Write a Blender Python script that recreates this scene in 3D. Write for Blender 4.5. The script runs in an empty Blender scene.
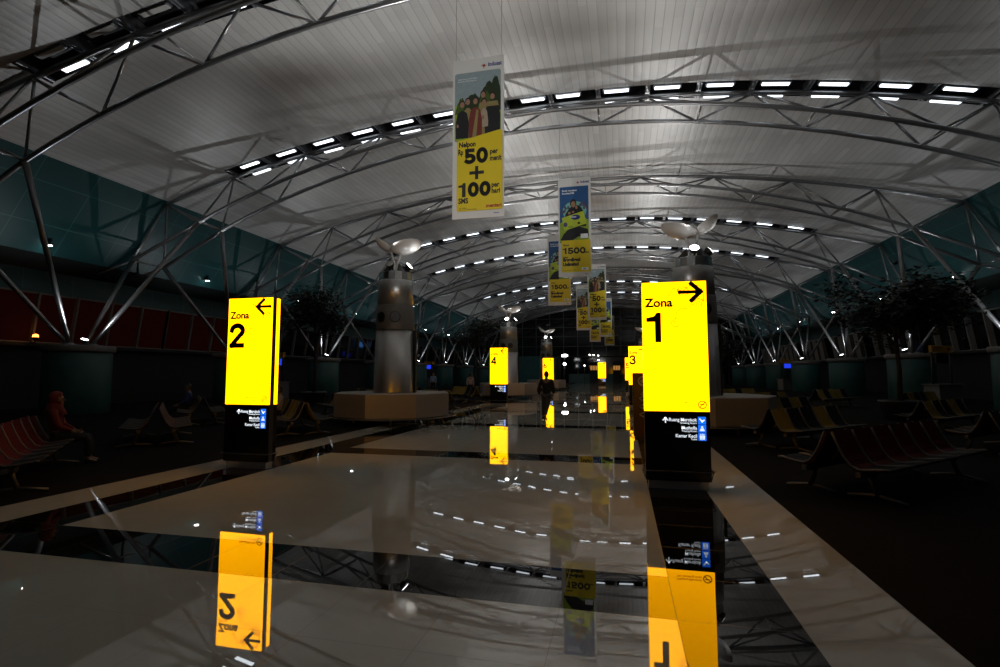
import bpy, bmesh, math, random
from mathutils import Vector, Matrix
random.seed(7)
S = bpy.context.scene
C = S.collection
PI = math.pi
X0 = -2.78            # centre line of the hall
TY = [12.4 + 9.03 * k for k in range(9)]      # roof trusses along the hall
LIT = [0, 1, 3, 4, 6, 7]                      # trusses below a lit roof slot
PY = [16.92 + 9.03 * k for k in range(8)]     # drums that carry the trusses
YEND = 93.5
ORD = ['first', 'second', 'third', 'fourth', 'fifth', 'sixth', 'seventh', 'eighth', 'ninth', 'tenth', 'eleventh',
       'twelfth', 'thirteenth', 'fourteenth', 'fifteenth', 'sixteenth']

# ------------------------------------------------------------------ materials
def mat(name, col=(.5, .5, .5), rough=.5, metal=0., emit=None, strength=1., spec=.5):
    m = bpy.data.materials.new(name); m.use_nodes = True
    b = m.node_tree.nodes['Principled BSDF']
    b.inputs['Base Color'].default_value = (*col, 1)
    b.inputs['Roughness'].default_value = rough
    b.inputs['Metallic'].default_value = metal
    b.inputs['Specular IOR Level'].default_value = spec
    if emit:
        b.inputs['Emission Color'].default_value = (*emit, 1)
        b.inputs['Emission Strength'].default_value = strength
    return m

def noisy(m, scale=6., amt=.25, bump=0., bscale=80., stretch=(1, 1, 1)):
    """break a flat colour up with procedural wear of its own, plus a fine bump"""
    nt = m.node_tree; N = nt.nodes; L = nt.links; b = N['Principled BSDF']
    tc = N.new('ShaderNodeTexCoord'); mp = N.new('ShaderNodeMapping'); mp.inputs['Scale'].default_value = stretch
    L.new(tc.outputs['Object'], mp.inputs['Vector'])
    nz = N.new('ShaderNodeTexNoise'); nz.inputs['Scale'].default_value = scale; nz.inputs['Detail'].default_value = 4
    L.new(mp.outputs[0], nz.inputs['Vector'])
    mx = N.new('ShaderNodeMix'); mx.data_type = 'RGBA'
    c = b.inputs['Base Color'].default_value
    mx.inputs[6].default_value = (*[v * (1 - amt) for v in c[:3]], 1)
    mx.inputs[7].default_value = (*[min(1, v * (1 + amt)) for v in c[:3]], 1)
    L.new(nz.outputs['Fac'], mx.inputs[0]); L.new(mx.outputs[2], b.inputs['Base Color'])
    if bump:
        n2 = N.new('ShaderNodeTexNoise'); n2.inputs['Scale'].default_value = bscale
        L.new(mp.outputs[0], n2.inputs['Vector'])
        bp = N.new('ShaderNodeBump'); bp.inputs['Strength'].default_value = bump; bp.inputs['Distance'].default_value = .01
        L.new(n2.outputs['Fac'], bp.inputs['Height']); L.new(bp.outputs[0], b.inputs['Normal'])
    return m

def nmath(nt, op, a, b=None, c=None):
    n = nt.nodes.new('ShaderNodeMath'); n.operation = op
    for i, v in enumerate((a, b, c)):
        if v is None: continue
        if isinstance(v, (int, float)): n.inputs[i].default_value = v
        else: nt.links.new(v, n.inputs[i])
    return n.outputs[0]

PITCH, PITCHY = .775, 6.03 / 8
def floor_material():
    m = mat('polished_floor', rough=.012, spec=1.)
    nt = m.node_tree; N = nt.nodes; L = nt.links; b = N['Principled BSDF']
    g = N.new('ShaderNodeNewGeometry'); sp = N.new('ShaderNodeSeparateXYZ'); L.new(g.outputs['Position'], sp.inputs[0])
    x = nmath(nt, 'SUBTRACT', sp.outputs[0], X0)
    ax = nmath(nt, 'ABSOLUTE', x)
    strip = nmath(nt, 'MULTIPLY', nmath(nt, 'GREATER_THAN', ax, 3.10), nmath(nt, 'LESS_THAN', ax, 3.875))
    my = nmath(nt, 'FLOORED_MODULO', nmath(nt, 'SUBTRACT', sp.outputs[1], 3.735), 6.03)
    band = nmath(nt, 'MULTIPLY', nmath(nt, 'LESS_THAN', my, PITCHY), nmath(nt, 'LESS_THAN', ax, 3.875))
    dark = nmath(nt, 'MAXIMUM', strip, band)
    fx = nmath(nt, 'DIVIDE', x, PITCH); fy = nmath(nt, 'DIVIDE', nmath(nt, 'SUBTRACT', sp.outputs[1], 3.735), PITCHY)
    cv = N.new('ShaderNodeCombineXYZ')
    L.new(nmath(nt, 'FLOOR', fx), cv.inputs[0]); L.new(nmath(nt, 'FLOOR', fy), cv.inputs[1])
    wn = N.new('ShaderNodeTexWhiteNoise'); wn.noise_dimensions = '3D'; L.new(cv.outputs[0], wn.inputs['Vector'])
    def joint(f, p, w):
        d = nmath(nt, 'FRACT', f)
        d = nmath(nt, 'MINIMUM', d, nmath(nt, 'SUBTRACT', 1., d))
        return nmath(nt, 'LESS_THAN', d, w / p)
    jt = nmath(nt, 'MAXIMUM', joint(fx, PITCH, .0022), joint(fy, PITCHY, .0022))
    nz = N.new('ShaderNodeTexNoise'); nz.inputs['Scale'].default_value = 3.2; nz.inputs['Detail'].default_value = 8
    nz.inputs['Roughness'].default_value = .7; L.new(g.outputs['Position'], nz.inputs['Vector'])
    cr = N.new('ShaderNodeMix'); cr.data_type = 'RGBA'
    cr.inputs[6].default_value = (.42, .425, .375, 1); cr.inputs[7].default_value = (.51, .515, .46, 1)
    L.new(nz.outputs['Fac'], cr.inputs[0])
    bk = N.new('ShaderNodeMix'); bk.data_type = 'RGBA'
    bk.inputs[6].default_value = (.004, .004, .004, 1); bk.inputs[7].default_value = (.012, .011, .010, 1)
    n3 = N.new('ShaderNodeTexNoise'); n3.inputs['Scale'].default_value = 180; L.new(g.outputs['Position'], n3.inputs['Vector'])
    L.new(n3.outputs['Fac'], bk.inputs[0])
    m1 = N.new('ShaderNodeMix'); m1.data_type = 'RGBA'; L.new(dark, m1.inputs[0]); L.new(cr.outputs[2], m1.inputs[6]); L.new(bk.outputs[2], m1.inputs[7])
    m2 = N.new('ShaderNodeMix'); m2.data_type = 'RGBA'; L.new(jt, m2.inputs[0]); L.new(m1.outputs[2], m2.inputs[6]); m2.inputs[7].default_value = (.03, .027, .022, 1)
    L.new(m2.outputs[2], b.inputs['Base Color'])
    L.new(nmath(nt, 'MULTIPLY_ADD', dark, -.80, 1.), b.inputs['Specular IOR Level'])
    b.inputs['IOR'].default_value = 1.95
    L.new(nmath(nt, 'MULTIPLY_ADD', jt, .4, .012), b.inputs['Roughness'])
    # every tile is laid a hair off level, and its polish is not quite flat
    sv = N.new('ShaderNodeVectorMath'); sv.operation = 'SUBTRACT'; L.new(wn.outputs['Color'], sv.inputs[0]); sv.inputs[1].default_value = (.5, .5, .5)
    s2 = N.new('ShaderNodeVectorMath'); s2.operation = 'MULTIPLY'; L.new(sv.outputs[0], s2.inputs[0]); s2.inputs[1].default_value = (.0022, .0022, 0)
    n4 = N.new('ShaderNodeTexNoise'); n4.inputs['Scale'].default_value = 1.3; n4.inputs['Detail'].default_value = 1; L.new(g.outputs['Position'], n4.inputs['Vector'])
    s3 = N.new('ShaderNodeVectorMath'); s3.operation = 'SUBTRACT'; L.new(n4.outputs['Color'], s3.inputs[0]); s3.inputs[1].default_value = (.5, .5, .5)
    s4 = N.new('ShaderNodeVectorMath'); s4.operation = 'MULTIPLY'; L.new(s3.outputs[0], s4.inputs[0]); s4.inputs[1].default_value = (.0045, .0045, 0)
    ad = N.new('ShaderNodeVectorMath'); L.new(s2.outputs[0], ad.inputs[0]); L.new(s4.outputs[0], ad.inputs[1])
    a2 = N.new('ShaderNodeVectorMath'); L.new(g.outputs['Normal'], a2.inputs[0]); L.new(ad.outputs[0], a2.inputs[1])
    nn = N.new('ShaderNodeVectorMath'); nn.operation = 'NORMALIZE'; L.new(a2.outputs[0], nn.inputs[0])
    L.new(nn.outputs[0], b.inputs['Normal'])
    return m

def ceiling_material():
    m = mat('ceiling_panels', rough=.42, metal=.25)
    nt = m.node_tree; N = nt.nodes; L = nt.links; b = N['Principled BSDF']
    g = N.new('ShaderNodeNewGeometry'); sp = N.new('ShaderNodeSeparateXYZ'); L.new(g.outputs['Position'], sp.inputs[0])
    f = nmath(nt, 'DIVIDE', sp.outputs[0], .30)
    cell = nmath(nt, 'FLOOR', f)
    fr = nmath(nt, 'FRACT', f)
    fy = nmath(nt, 'FLOOR', nmath(nt, 'DIVIDE', nmath(nt, 'ADD', sp.outputs[1], nmath(nt, 'MULTIPLY', cell, 1.7)), 3.01))
    cv = N.new('ShaderNodeCombineXYZ'); L.new(cell, cv.inputs[0]); L.new(fy, cv.inputs[1])
    wn = N.new('ShaderNodeTexWhiteNoise'); L.new(cv.outputs[0], wn.inputs['Vector'])
    d = nmath(nt, 'MINIMUM', fr, nmath(nt, 'SUBTRACT', 1., fr))
    groove = nmath(nt, 'LESS_THAN', d, .045)
    mx = N.new('ShaderNodeMix'); mx.data_type = 'RGBA'
    mx.inputs[6].default_value = (.50, .50, .49, 1); mx.inputs[7].default_value = (.59, .59, .58, 1)
    L.new(wn.outputs['Value'], mx.inputs[0])
    m2 = N.new('ShaderNodeMix'); m2.data_type = 'RGBA'; L.new(groove, m2.inputs[0]); L.new(mx.outputs[2], m2.inputs[6])
    m2.inputs[7].default_value = (.40, .40, .395, 1)
    L.new(m2.outputs[2], b.inputs['Base Color'])
    # each panel is a shallow pan and sits a little differently
    hgt = nmath(nt, 'ADD', nmath(nt, 'POWER', nmath(nt, 'MULTIPLY', d, 2.), .35), nmath(nt, 'MULTIPLY', wn.outputs['Value'], .25))
    bp = N.new('ShaderNodeBump'); bp.inputs['Strength'].default_value = .35; bp.inputs['Distance'].default_value = .012
    L.new(hgt, bp.inputs['Height']); L.new(bp.outputs[0], b.inputs['Normal'])
    return m

def teal_material():
    m = mat('teal_wall_panels', (.012, .085, .085), rough=.45)
    nt = m.node_tree; N = nt.nodes; L = nt.links; b = N['Principled BSDF']
    g = N.new('ShaderNodeNewGeometry'); sp = N.new('ShaderNodeSeparateXYZ'); L.new(g.outputs['Position'], sp.inputs[0])
    def line(o, p, off):
        fr = nmath(nt, 'FRACT', nmath(nt, 'DIVIDE', nmath(nt, 'ADD', o, off), p))
        return nmath(nt, 'LESS_THAN', fr, .03 / p)
    ln = nmath(nt, 'MAXIMUM', line(sp.outputs[1], 2.2575, .1), line(sp.outputs[2], 1.5, .95))
    nz = N.new('ShaderNodeTexNoise'); nz.inputs['Scale'].default_value = .9; nz.inputs['Detail'].default_value = 6; L.new(g.outputs['Position'], nz.inputs['Vector'])
    mx = N.new('ShaderNodeMix'); mx.data_type = 'RGBA'; mx.inputs[6].default_value = (.008, .052, .058, 1); mx.inputs[7].default_value = (.013, .074, .080, 1)
    L.new(nz.outputs['Fac'], mx.inputs[0])
    m2 = N.new('ShaderNodeMix'); m2.data_type = 'RGBA'; L.new(ln, m2.inputs[0]); L.new(mx.outputs[2], m2.inputs[6]); m2.inputs[7].default_value = (.04, .15, .15, 1)
    L.new(m2.outputs[2], b.inputs['Base Color'])
    return m

M = {}
M['floor'] = floor_material()
M['ceiling'] = ceiling_material()
M['teal'] = teal_material()
M['carpet'] = noisy(mat('dark_carpet', (.008, .0065, .006), .95, spec=.1), 3, .4, .6, 300)
M['tealflat'] = noisy(mat('teal_drum_paint', (.02, .095, .095), .5), 2, .25)
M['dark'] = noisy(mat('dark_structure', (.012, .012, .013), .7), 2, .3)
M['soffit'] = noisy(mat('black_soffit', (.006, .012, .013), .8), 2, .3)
M['steel'] = noisy(mat('painted_steel_tube', (.30, .305, .315), .30, .8), 5, .15)
M['slot'] = noisy(mat('slot_black', (.012, .012, .014), .45), 4, .3)
M['slotbar'] = noisy(mat('slot_crossbar_metal', (.40, .42, .46), .35, .8), 8, .2)
M['brushed'] = noisy(mat('brushed_steel_cladding', (.46, .455, .44), .36, .85), 2, .12, .05, 40, (1, 1, .05))
M['basesteel'] = noisy(mat('brushed_steel_drum', (.33, .30, .265), .45, .3), 2, .12, .05, 40, (.1, .1, 1))
M['spine'] = noisy(mat('bronze_metal_spine', (.05, .043, .035), .45, .5), 6, .2)
M['plinth'] = noisy(mat('satin_steel_plinth', (.62, .61, .59), .25, .6), 6, .1)
M['chrome'] = noisy(mat('polished_chrome', (.66, .66, .64), .22, 1.), 3, .1)
M['band'] = noisy(mat('dark_mesh_band', (.13, .125, .11), .5, .4), 20, .3)
M['blackmetal'] = noisy(mat('black_metal', (.015, .015, .016), .4, .3), 6, .3)
M['blackgloss'] = noisy(mat('black_gloss_panel', (.004, .004, .005), .18), 6, .3)
M['white'] = noisy(mat('white_enamel', (.80, .79, .76), .35), 4, .05)
M['lampoff'] = noisy(mat('unlit_lamp_glass', (.35, .36, .34), .2), 5, .15)
M['tube'] = mat('fluorescent_diffuser', (.9, .9, .9), .5, emit=(.84, .92, 1.), strength=2.6)
M['tubeoff'] = noisy(mat('dim_lamp_diffuser', (.5, .5, .49), .5), 6, .1)
M['flood'] = mat('lit_flood_glass', (.9, .9, .9), .3, emit=(.95, .98, 1.), strength=12.)
M['spotglass'] = mat('lit_spot_glass', (.9, .9, .9), .3, emit=(1., .97, .92), strength=26.)
M['sign'] = mat('yellow_lightbox', (.8, .38, .0), .35, emit=(1., .40, .0), strength=4.2)
M['signtext'] = noisy(mat('black_lettering', (.004, .0035, .002), .6), 9, .2)
M['signline'] = mat('orange_line_ornament', (.55, .18, 0), .5, emit=(1., .26, 0), strength=.9)
M['whitetext'] = mat('backlit_white_lettering', (.9, .9, .9), .5, emit=(.85, .92, 1), strength=1.05)
M['icon'] = mat('backlit_blue_icon', (.02, .12, .7), .4, emit=(.01, .17, 1.), strength=1.0)
M['screen'] = mat('lit_blue_screen', (.02, .05, .5), .3, emit=(.02, .06, .9), strength=.8)
M['gatesign'] = noisy(mat('amber_gate_sign', (.55, .26, .02), .5), 5, .15)
M['orange'] = mat('amber_lamp_glass', (.8, .35, .1), .4, emit=(1., .30, .04), strength=7.)
M['redwin'] = mat('red_lit_window_pane', (.012, .0016, .0012), .9, spec=.1, emit=(.0045, .0005, .0003), strength=1.)
M['blackglass'] = noisy(mat('black_night_glass', (.004, .005, .006), .08), 2, .3)
M['mullion'] = noisy(mat('grey_mullion', (.16, .165, .165), .5, .3), 5, .15)
M['fin'] = noisy(mat('pale_window_fin', (.36, .35, .33), .5, .2), 5, .15)
M['bwhite'] = noisy(mat('banner_white', (.62, .62, .60), .6), 2, .05)
M['byellow'] = noisy(mat('banner_yellow', (.68, .53, .004), .6), 2, .06)
M['bblack'] = noisy(mat('banner_black_ink', (.012, .012, .01), .6), 6, .2)
M['bred'] = noisy(mat('banner_red_ink', (.35, .03, .02), .6), 6, .2)
M['bblue'] = noisy(mat('banner_navy_ink', (.02, .03, .20), .6), 6, .2)
M['bwhiteink'] = noisy(mat('banner_white_ink', (.75, .78, .80), .6), 6, .1)
for nm, c in dict(sky=(.24, .31, .33), skyblue=(.012, .075, .22), skypale=(.16, .42, .36), treeg=(.045, .085, .008), treed=(.012, .026, .005), grass=(.24, .36, .02),
                  skin=(.30, .16, .10), clothk=(.005, .005, .007), clothr=(.15, .022, .016), clothg=(.24, .19, .07), clothw=(.34, .28, .20),
                  lime=(.42, .52, .03), navy=(.01, .025, .16), purple=(.07, .06, .13), hair=(.008, .006, .005)).items():
    M['p_' + nm] = noisy(mat('print_' + nm, c, .6), 9, .18)
M['wire'] = mat('thin_steel_wire', (.25, .25, .25), .4, .6)
M['yellowseat'] = noisy(mat('ochre_seat_mesh', (.22, .15, .02), .6, spec=.08), 40, .25)
M['blackseat'] = noisy(mat('black_seat_mesh', (.008, .008, .009), .55, spec=.08), 40, .25)
M['redseat'] = noisy(mat('red_seat_mesh', (.075, .005, .003), .6, spec=.08), 40, .25)
M['alu'] = noisy(mat('cast_aluminium', (.12, .112, .10), .45, .6), 8, .15)
M['leaf'] = noisy(mat('dark_green_leaf', (.008, .018, .009), .5), 3, .4)
M['bark'] = noisy(mat('brown_bark', (.035, .024, .016), .9), 8, .4, .4, 30)
M['pot'] = noisy(mat('dark_planter', (.03, .03, .03), .5), 5, .2)
M['skin'] = noisy(mat('skin', (.20, .11, .07), .5), 12, .08)
M['eye'] = mat('dark_eye', (.01, .008, .006), .2)
M['kcloth'] = noisy(mat('black_cloth', (.006, .006, .007), .85), 30, .3)
M['gcloth'] = noisy(mat('grey_trouser_cloth', (.045, .043, .04), .85), 30, .2)
M['wcloth'] = noisy(mat('pale_shirt_cloth', (.32, .26, .23), .85), 30, .15)
M['bcloth'] = noisy(mat('light_blue_shirt_cloth', (.20, .30, .48), .85), 30, .15)
M['rcloth'] = noisy(mat('red_hood_cloth', (.12, .008, .004), .85), 30, .2)
M['dkred'] = noisy(mat('dark_red_panel', (.04, .003, .003), .4), 4, .25)
M['cream'] = noisy(mat('cream_print', (.42, .36, .28), .5), 8, .15)
M['shop'] = mat('lit_shop_front', (.5, .3, .1), .5, emit=(1., .45, .10), strength=.35)
M['grey'] = noisy(mat('grey_laminate', (.16, .16, .155), .5), 5, .15)

# ------------------------------------------------------------------ mesh helpers
def nb(): return bmesh.new()

def tube(bm, pts, r, seg=8, caps=True, r2=None, mi=0):
    pts = [Vector(p) for p in pts]
    n = len(pts); rings = []
    t0 = (pts[1] - pts[0]).normalized()
    up = Vector((0, 0, 1)) if abs(t0.z) < .9 else Vector((0, 1, 0))
    a = t0.cross(up).normalized()
    for i, p in enumerate(pts):
        if i == 0: t = pts[1] - p
        elif i == n - 1: t = p - pts[i - 1]
        else: t = (pts[i + 1] - p).normalized() + (p - pts[i - 1]).normalized()
        t.normalize()
        a = (a - t * a.dot(t))
        if a.length < 1e-6: a = t.orthogonal()
        a.normalize(); b = t.cross(a)
        rr = r if r2 is None else r + (r2 - r) * i / (n - 1)
        rings.append([bm.verts.new(p + (a * math.cos(2 * PI * k / seg) + b * math.sin(2 * PI * k / seg)) * rr) for k in range(seg)])
    for i in range(n - 1):
        for k in range(seg):
            f = bm.faces.new((rings[i][k], rings[i][(k + 1) % seg], rings[i + 1][(k + 1) % seg], rings[i + 1][k])); f.smooth = True; f.material_index = mi
    if caps:
        f = bm.faces.new(rings[0][::-1]); f.material_index = mi
        f = bm.faces.new(rings[-1]); f.material_index = mi
    return bm

def box(bm, x0, x1, y0, y1, z0, z1, mi=0, bev=0):
    v = [bm.verts.new(p) for p in ((x0, y0, z0), (x1, y0, z0), (x1, y1, z0), (x0, y1, z0), (x0, y0, z1), (x1, y0, z1), (x1, y1, z1), (x0, y1, z1))]
    fs = [bm.faces.new([v[i] for i in q]) for q in ((0, 3, 2, 1), (4, 5, 6, 7), (0, 1, 5, 4), (1, 2, 6, 5), (2, 3, 7, 6), (3, 0, 4, 7))]
    for f in fs: f.material_index = mi
    if bev:
        es = list({e for f in fs for e in f.edges})
        bmesh.ops.bevel(bm, geom=es, offset=bev, segments=2, affect='EDGES', profile=.5)
    return bm

def prism(bm, pts, axis, a0, a1, mi=0, smooth=False):
    """pts: 2D outline; axis 'y' -> (x, z) outline pushed along y; 'z' -> (x, y); 'x' -> (y, z)"""
    def P(p, a):
        return {'y': (p[0], a, p[1]), 'z': (p[0], p[1], a), 'x': (a, p[0], p[1])}[axis]
    A = [bm.verts.new(P(p, a0)) for p in pts]; B = [bm.verts.new(P(p, a1)) for p in pts]
    n = len(pts)
    fs = [bm.faces.new(A[::-1]), bm.faces.new(B)]
    for i in range(n):
        f = bm.faces.new((A[i], A[(i + 1) % n], B[(i + 1) % n], B[i])); f.smooth = smooth; fs.append(f)
    for f in fs: f.material_index = mi
    return bm

def lathe(bm, prof, seg=24, rot=0., center=(0, 0, 0), mat4=None, smooth=True, mi=0):
    """prof: list of (r, z)"""
    rings = []
    for r, z in prof:
        ring = []
        for k in range(seg):
            t = rot + 2 * PI * k / seg
            p = Vector((r * math.cos(t), r * math.sin(t), z))
            if mat4 is not None: p = mat4 @ p
            ring.append(bm.verts.new(p + Vector(center)))
        rings.append(ring)
    for i in range(len(prof) - 1):
        for k in range(seg):
            try:
                f = bm.faces.new((rings[i][k], rings[i][(k + 1) % seg], rings[i + 1][(k + 1) % seg], rings[i + 1][k])); f.smooth = smooth; f.material_index = mi
            except ValueError: pass
    for ring, rev in ((rings[0], True), (rings[-1], False)):
        f = bm.faces.new(ring[::-1] if rev else ring); f.material_index = mi
    return bm

def sphere(bm, c, r, seg=10, sc=(1, 1, 1), mi=0, rot=None):
    mt = Matrix.Translation(c)
    if rot is not None: mt = mt @ rot
    mt = mt @ Matrix.Diagonal((r * sc[0], r * sc[1], r * sc[2], 1))
    res = bmesh.ops.create_uvsphere(bm, u_segments=seg, v_segments=max(6, seg * 2 // 3), radius=1, matrix=mt)
    for v in res['verts']:
        for f in v.link_faces: f.smooth = True; f.material_index = mi
    return bm

def mesh(bm, name, mats):
    bmesh.ops.recalc_face_normals(bm, faces=bm.faces)
    me = bpy.data.meshes.new(name); bm.to_mesh(me); bm.free()
    for m in (mats if isinstance(mats, (list, tuple)) else [mats]): me.materials.append(m)
    return me

def obj(name, bm, mats, parent=None, loc=(0, 0, 0), rot=None, label=None):
    me = bm if isinstance(bm, bpy.types.Mesh) else mesh(bm, name, mats)
    o = bpy.data.objects.new(name, me); C.objects.link(o)
    o.location = loc
    if rot: o.rotation_euler = rot
    if parent: o.parent = parent
    if label: o['label'] = label
    return o

def thing(name, label, cat, loc=(0, 0, 0), rotz=0, group=None):
    o = bpy.data.objects.new(name, None); C.objects.link(o); o.empty_display_size = .2
    o.location = loc; o.rotation_euler = (0, 0, rotz)
    return tag(o, label, cat, group)

def tag(o, label, cat, group=None):
    o['label'] = label; o['category'] = cat
    if group: o['group'] = group
    return o

def struct(name, bm, mats, label=None, parent=None):
    o = obj(name, bm, mats, parent)
    if not parent:
        o['kind'] = 'structure'
        if label: o['label'] = label
    return o

def dup(root, loc, rotz, label, group=None):
    r = root.copy(); C.objects.link(r); r.location = loc; r.rotation_euler = (0, 0, rotz)
    r['label'] = label
    if group: r['group'] = group
    for ch in list(root.children):
        c = ch.copy(); C.objects.link(c); c.parent = r
        for g in list(ch.children):
            d = g.copy(); C.objects.link(d); d.parent = c
    return r

def text_mesh(s, size, align='LEFT', bold=0., sx=1., ext=.0015):
    cu = bpy.data.curves.new('lettering', 'FONT'); cu.body = s; cu.size = size; cu.align_x = align
    cu.extrude = ext; cu.offset = bold; cu.resolution_u = 3
    o = bpy.data.objects.new('lettering', cu); C.objects.link(o)
    bpy.context.view_layer.update()
    me = bpy.data.meshes.new_from_object(o.evaluated_get(bpy.context.evaluated_depsgraph_get()))
    bpy.data.objects.remove(o); bpy.data.curves.remove(cu)
    me.transform(Matrix(((sx, 0, 0, 0), (0, 0, -1, 0), (0, 1, 0, 0), (0, 0, 0, 1))))   # stands up, reads from -Y
    return me

def add_text(bm, s, x, z, size, y=0, align='LEFT', bold=0., sx=1., mi=0):
    me = text_mesh(s, size, align, bold, sx)
    me.transform(Matrix.Translation((x, y, z)))
    k = len(bm.faces); bm.from_mesh(me); bm.faces.ensure_lookup_table()
    for f in bm.faces[k:]: f.material_index = mi
    bpy.data.meshes.remove(me)

def big_number(bm, s, x, z, h, w, st, gap, y):
    """heavy grotesque figures, h tall and w wide with stroke st"""
    def arc(cx, cz, rx, rz, a0, a1, n=14):
        return [(cx + rx * math.cos(math.radians(a0 + (a1 - a0) * k / n)), cz + rz * math.sin(math.radians(a0 + (a1 - a0) * k / n))) for k in range(n + 1)]
    def stroke(pts):
        P = [(x + px, z + pz) for px, pz in pts]; ribbon(bm, P, st, y)
    i = st / 2
    for ch in s:
        if ch == '0': stroke(arc(w / 2, h / 2, w / 2 - i, h / 2 - i, 0, 360, 24))
        elif ch == '1':
            flat(bm, [(x + w * .72 - st, z), (x + w * .72, z), (x + w * .72, z + h), (x + w * .72 - st * .7, z + h), (x + w * .40, z + h * .88), (x + w * .04, z + h * .83), (x + w * .04, z + h * .69), (x + w * .72 - st, z + h * .69)], y)
        elif ch == '2':
            stroke(arc(w / 2, h * .70, w / 2 - i, h * .30 - i, 175, -30) + [(w * .30, h * .22), (i * 1.1, i)]); stroke([(i, i), (w - i, i)])
        elif ch == '3':
            stroke(arc(w * .46, h * .73, w * .46 - i, h * .27 - i * .8, 165, -80)); stroke(arc(w * .46, h * .29, w * .52 - i, h * .29 - i * .8, 80, -165))
        elif ch == '4':
            stroke([(w * .72, i), (w * .72, h - i)]); stroke([(w * .70, h - i), (i, h * .30), (w - i, h * .30)])
        elif ch == '5':
            stroke([(w * .92 - i, h - i), (w * .18 + i * .4, h - i), (w * .10 + i, h * .50)]); stroke(arc(w * .47, h * .32, w * .53 - i, h * .32 - i * .9, 125, -138, 18))
        elif ch == '6':
            stroke(arc(w / 2, h * .33, w / 2 - i, h * .33 - i, 0, 360, 22)); stroke(arc(w * .62, h * .40, w * .62 - i, h * .60 - i, 95, 185))
        x += (w * .86 if ch == '1' else w) + gap

def flat(bm, pts, y, mi=0, th=.0015):
    prism(bm, pts, 'y', y - th, y, mi)

def ribbon(bm, pts, w, y, mi=0):
    """a flat stroke of width w along an (x, z) polyline"""
    for (xa, za), (xb, zb) in zip(pts, pts[1:]):
        dx, dz = xb - xa, zb - za; l = math.hypot(dx, dz)
        if l < 1e-6: continue
        nx, nz = -dz / l * w / 2, dx / l * w / 2; ex, ez = dx / l * w / 2, dz / l * w / 2
        flat(bm, [(xa - ex + nx, za - ez + nz), (xa - ex - nx, za - ez - nz), (xb + ex - nx, zb + ez - nz), (xb + ex + nx, zb + ez + nz)], y, mi)

def oval(cx, cz, rx, rz, n=16, t0=0.):
    return [(cx + rx * math.cos(t0 + 2 * PI * k / n), cz + rz * math.sin(t0 + 2 * PI * k / n)) for k in range(n)]

def rrect(x0, x1, z0, z1, r=.05, n=4, dz=0.):
    """rounded rectangle; the top edge climbs by dz to the right"""
    out = []
    for cx, cz, t0 in ((x1 - r, z0 + r, -PI / 2), (x1 - r, z1 - r + dz, 0), (x0 + r, z1 - r, PI / 2), (x0 + r, z0 + r, PI)):
        for k in range(n + 1):
            t = t0 + PI / 2 * k / n
            out.append((cx + r * math.cos(t), cz + r * math.sin(t)))
    return out

def spot(name, loc, target, watts, angle, size, col=(1, 1, 1), blend=.6):
    l = bpy.data.lights.new(name, 'SPOT'); l.energy = watts; l.spot_size = math.radians(angle); l.spot_blend = blend
    l.shadow_soft_size = size; l.color = col
    o = bpy.data.objects.new(name, l); C.objects.link(o); o.location = loc
    o.rotation_euler = (Vector(target) - Vector(loc)).to_track_quat('-Z', 'Y').to_euler()
    return o

# ------------------------------------------------------------------ the setting
RT, ZT = 70.7, 13.10
def ztop(off): return ZT - (RT - math.sqrt(RT * RT - off * off))
def zceil(off): return ztop(off) + .17
EAVE = 19.81
WALLX = 24.0

bm = nb()
box(bm, X0 - 4.66, X0 + 4.66, -20, YEND, -.2, 0)
struct('floor', bm, M['floor'], 'polished cream tile floor with black granite bands')
for s, nm in ((-1, 'left'), (1, 'right')):
    bm = nb()
    xa, xb = sorted((X0 + s * 4.655, X0 + s * 27))
    box(bm, xa, xb, -20, YEND, -.2, .006)
    struct('floor_carpet_' + nm, bm, M['carpet'], 'dark carpet of the %s waiting area' % nm)

# ceiling: shallow barrel with the light slots left open
bm = nb()
nodes = [-EAVE] + [15.85 * (k / 16) for k in range(-16, 17)] + [EAVE]
ys = [-20.0]
for i, y in enumerate(TY):
    ys += [y - .58, y + .58]
ys.append(YEND)
def subdiv(a, b, n): return [a + (b - a) * k / n for k in range(n)]
yl = []
for a, b in zip(ys, ys[1:]): yl += subdiv(a, b, 1 if b - a < 2 else 3)
yl.append(YEND)
V = [[bm.verts.new((X0 + o, y, zceil(o))) for o in nodes] for y in yl]
VU = [[bm.verts.new((X0 + o, y, zceil(o) + .9)) for o in nodes] for y in yl]
for j in range(len(yl) - 1):
    ym = (yl[j] + yl[j + 1]) / 2
    in_slot = any(abs(ym - TY[t]) < .58 for t in LIT)
    for i in range(len(nodes) - 1):
        if not (in_slot and 0 < i < len(nodes) - 2):
            f = bm.faces.new((V[j][i], V[j + 1][i], V[j + 1][i + 1], V[j][i + 1])); f.smooth = True
me = bpy.data.meshes.new('ceiling')
bmesh.ops.delete(bm, geom=[v for v in bm.verts if not v.link_faces], context='VERTS')
for f in bm.faces:
    if f.normal.z > 0: f.normal_flip()
bm.to_mesh(me); bm.free(); me.materials.append(M['ceiling'])
struct('ceiling', me, None, 'vaulted ceiling of long narrow pale metal panels')

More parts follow.
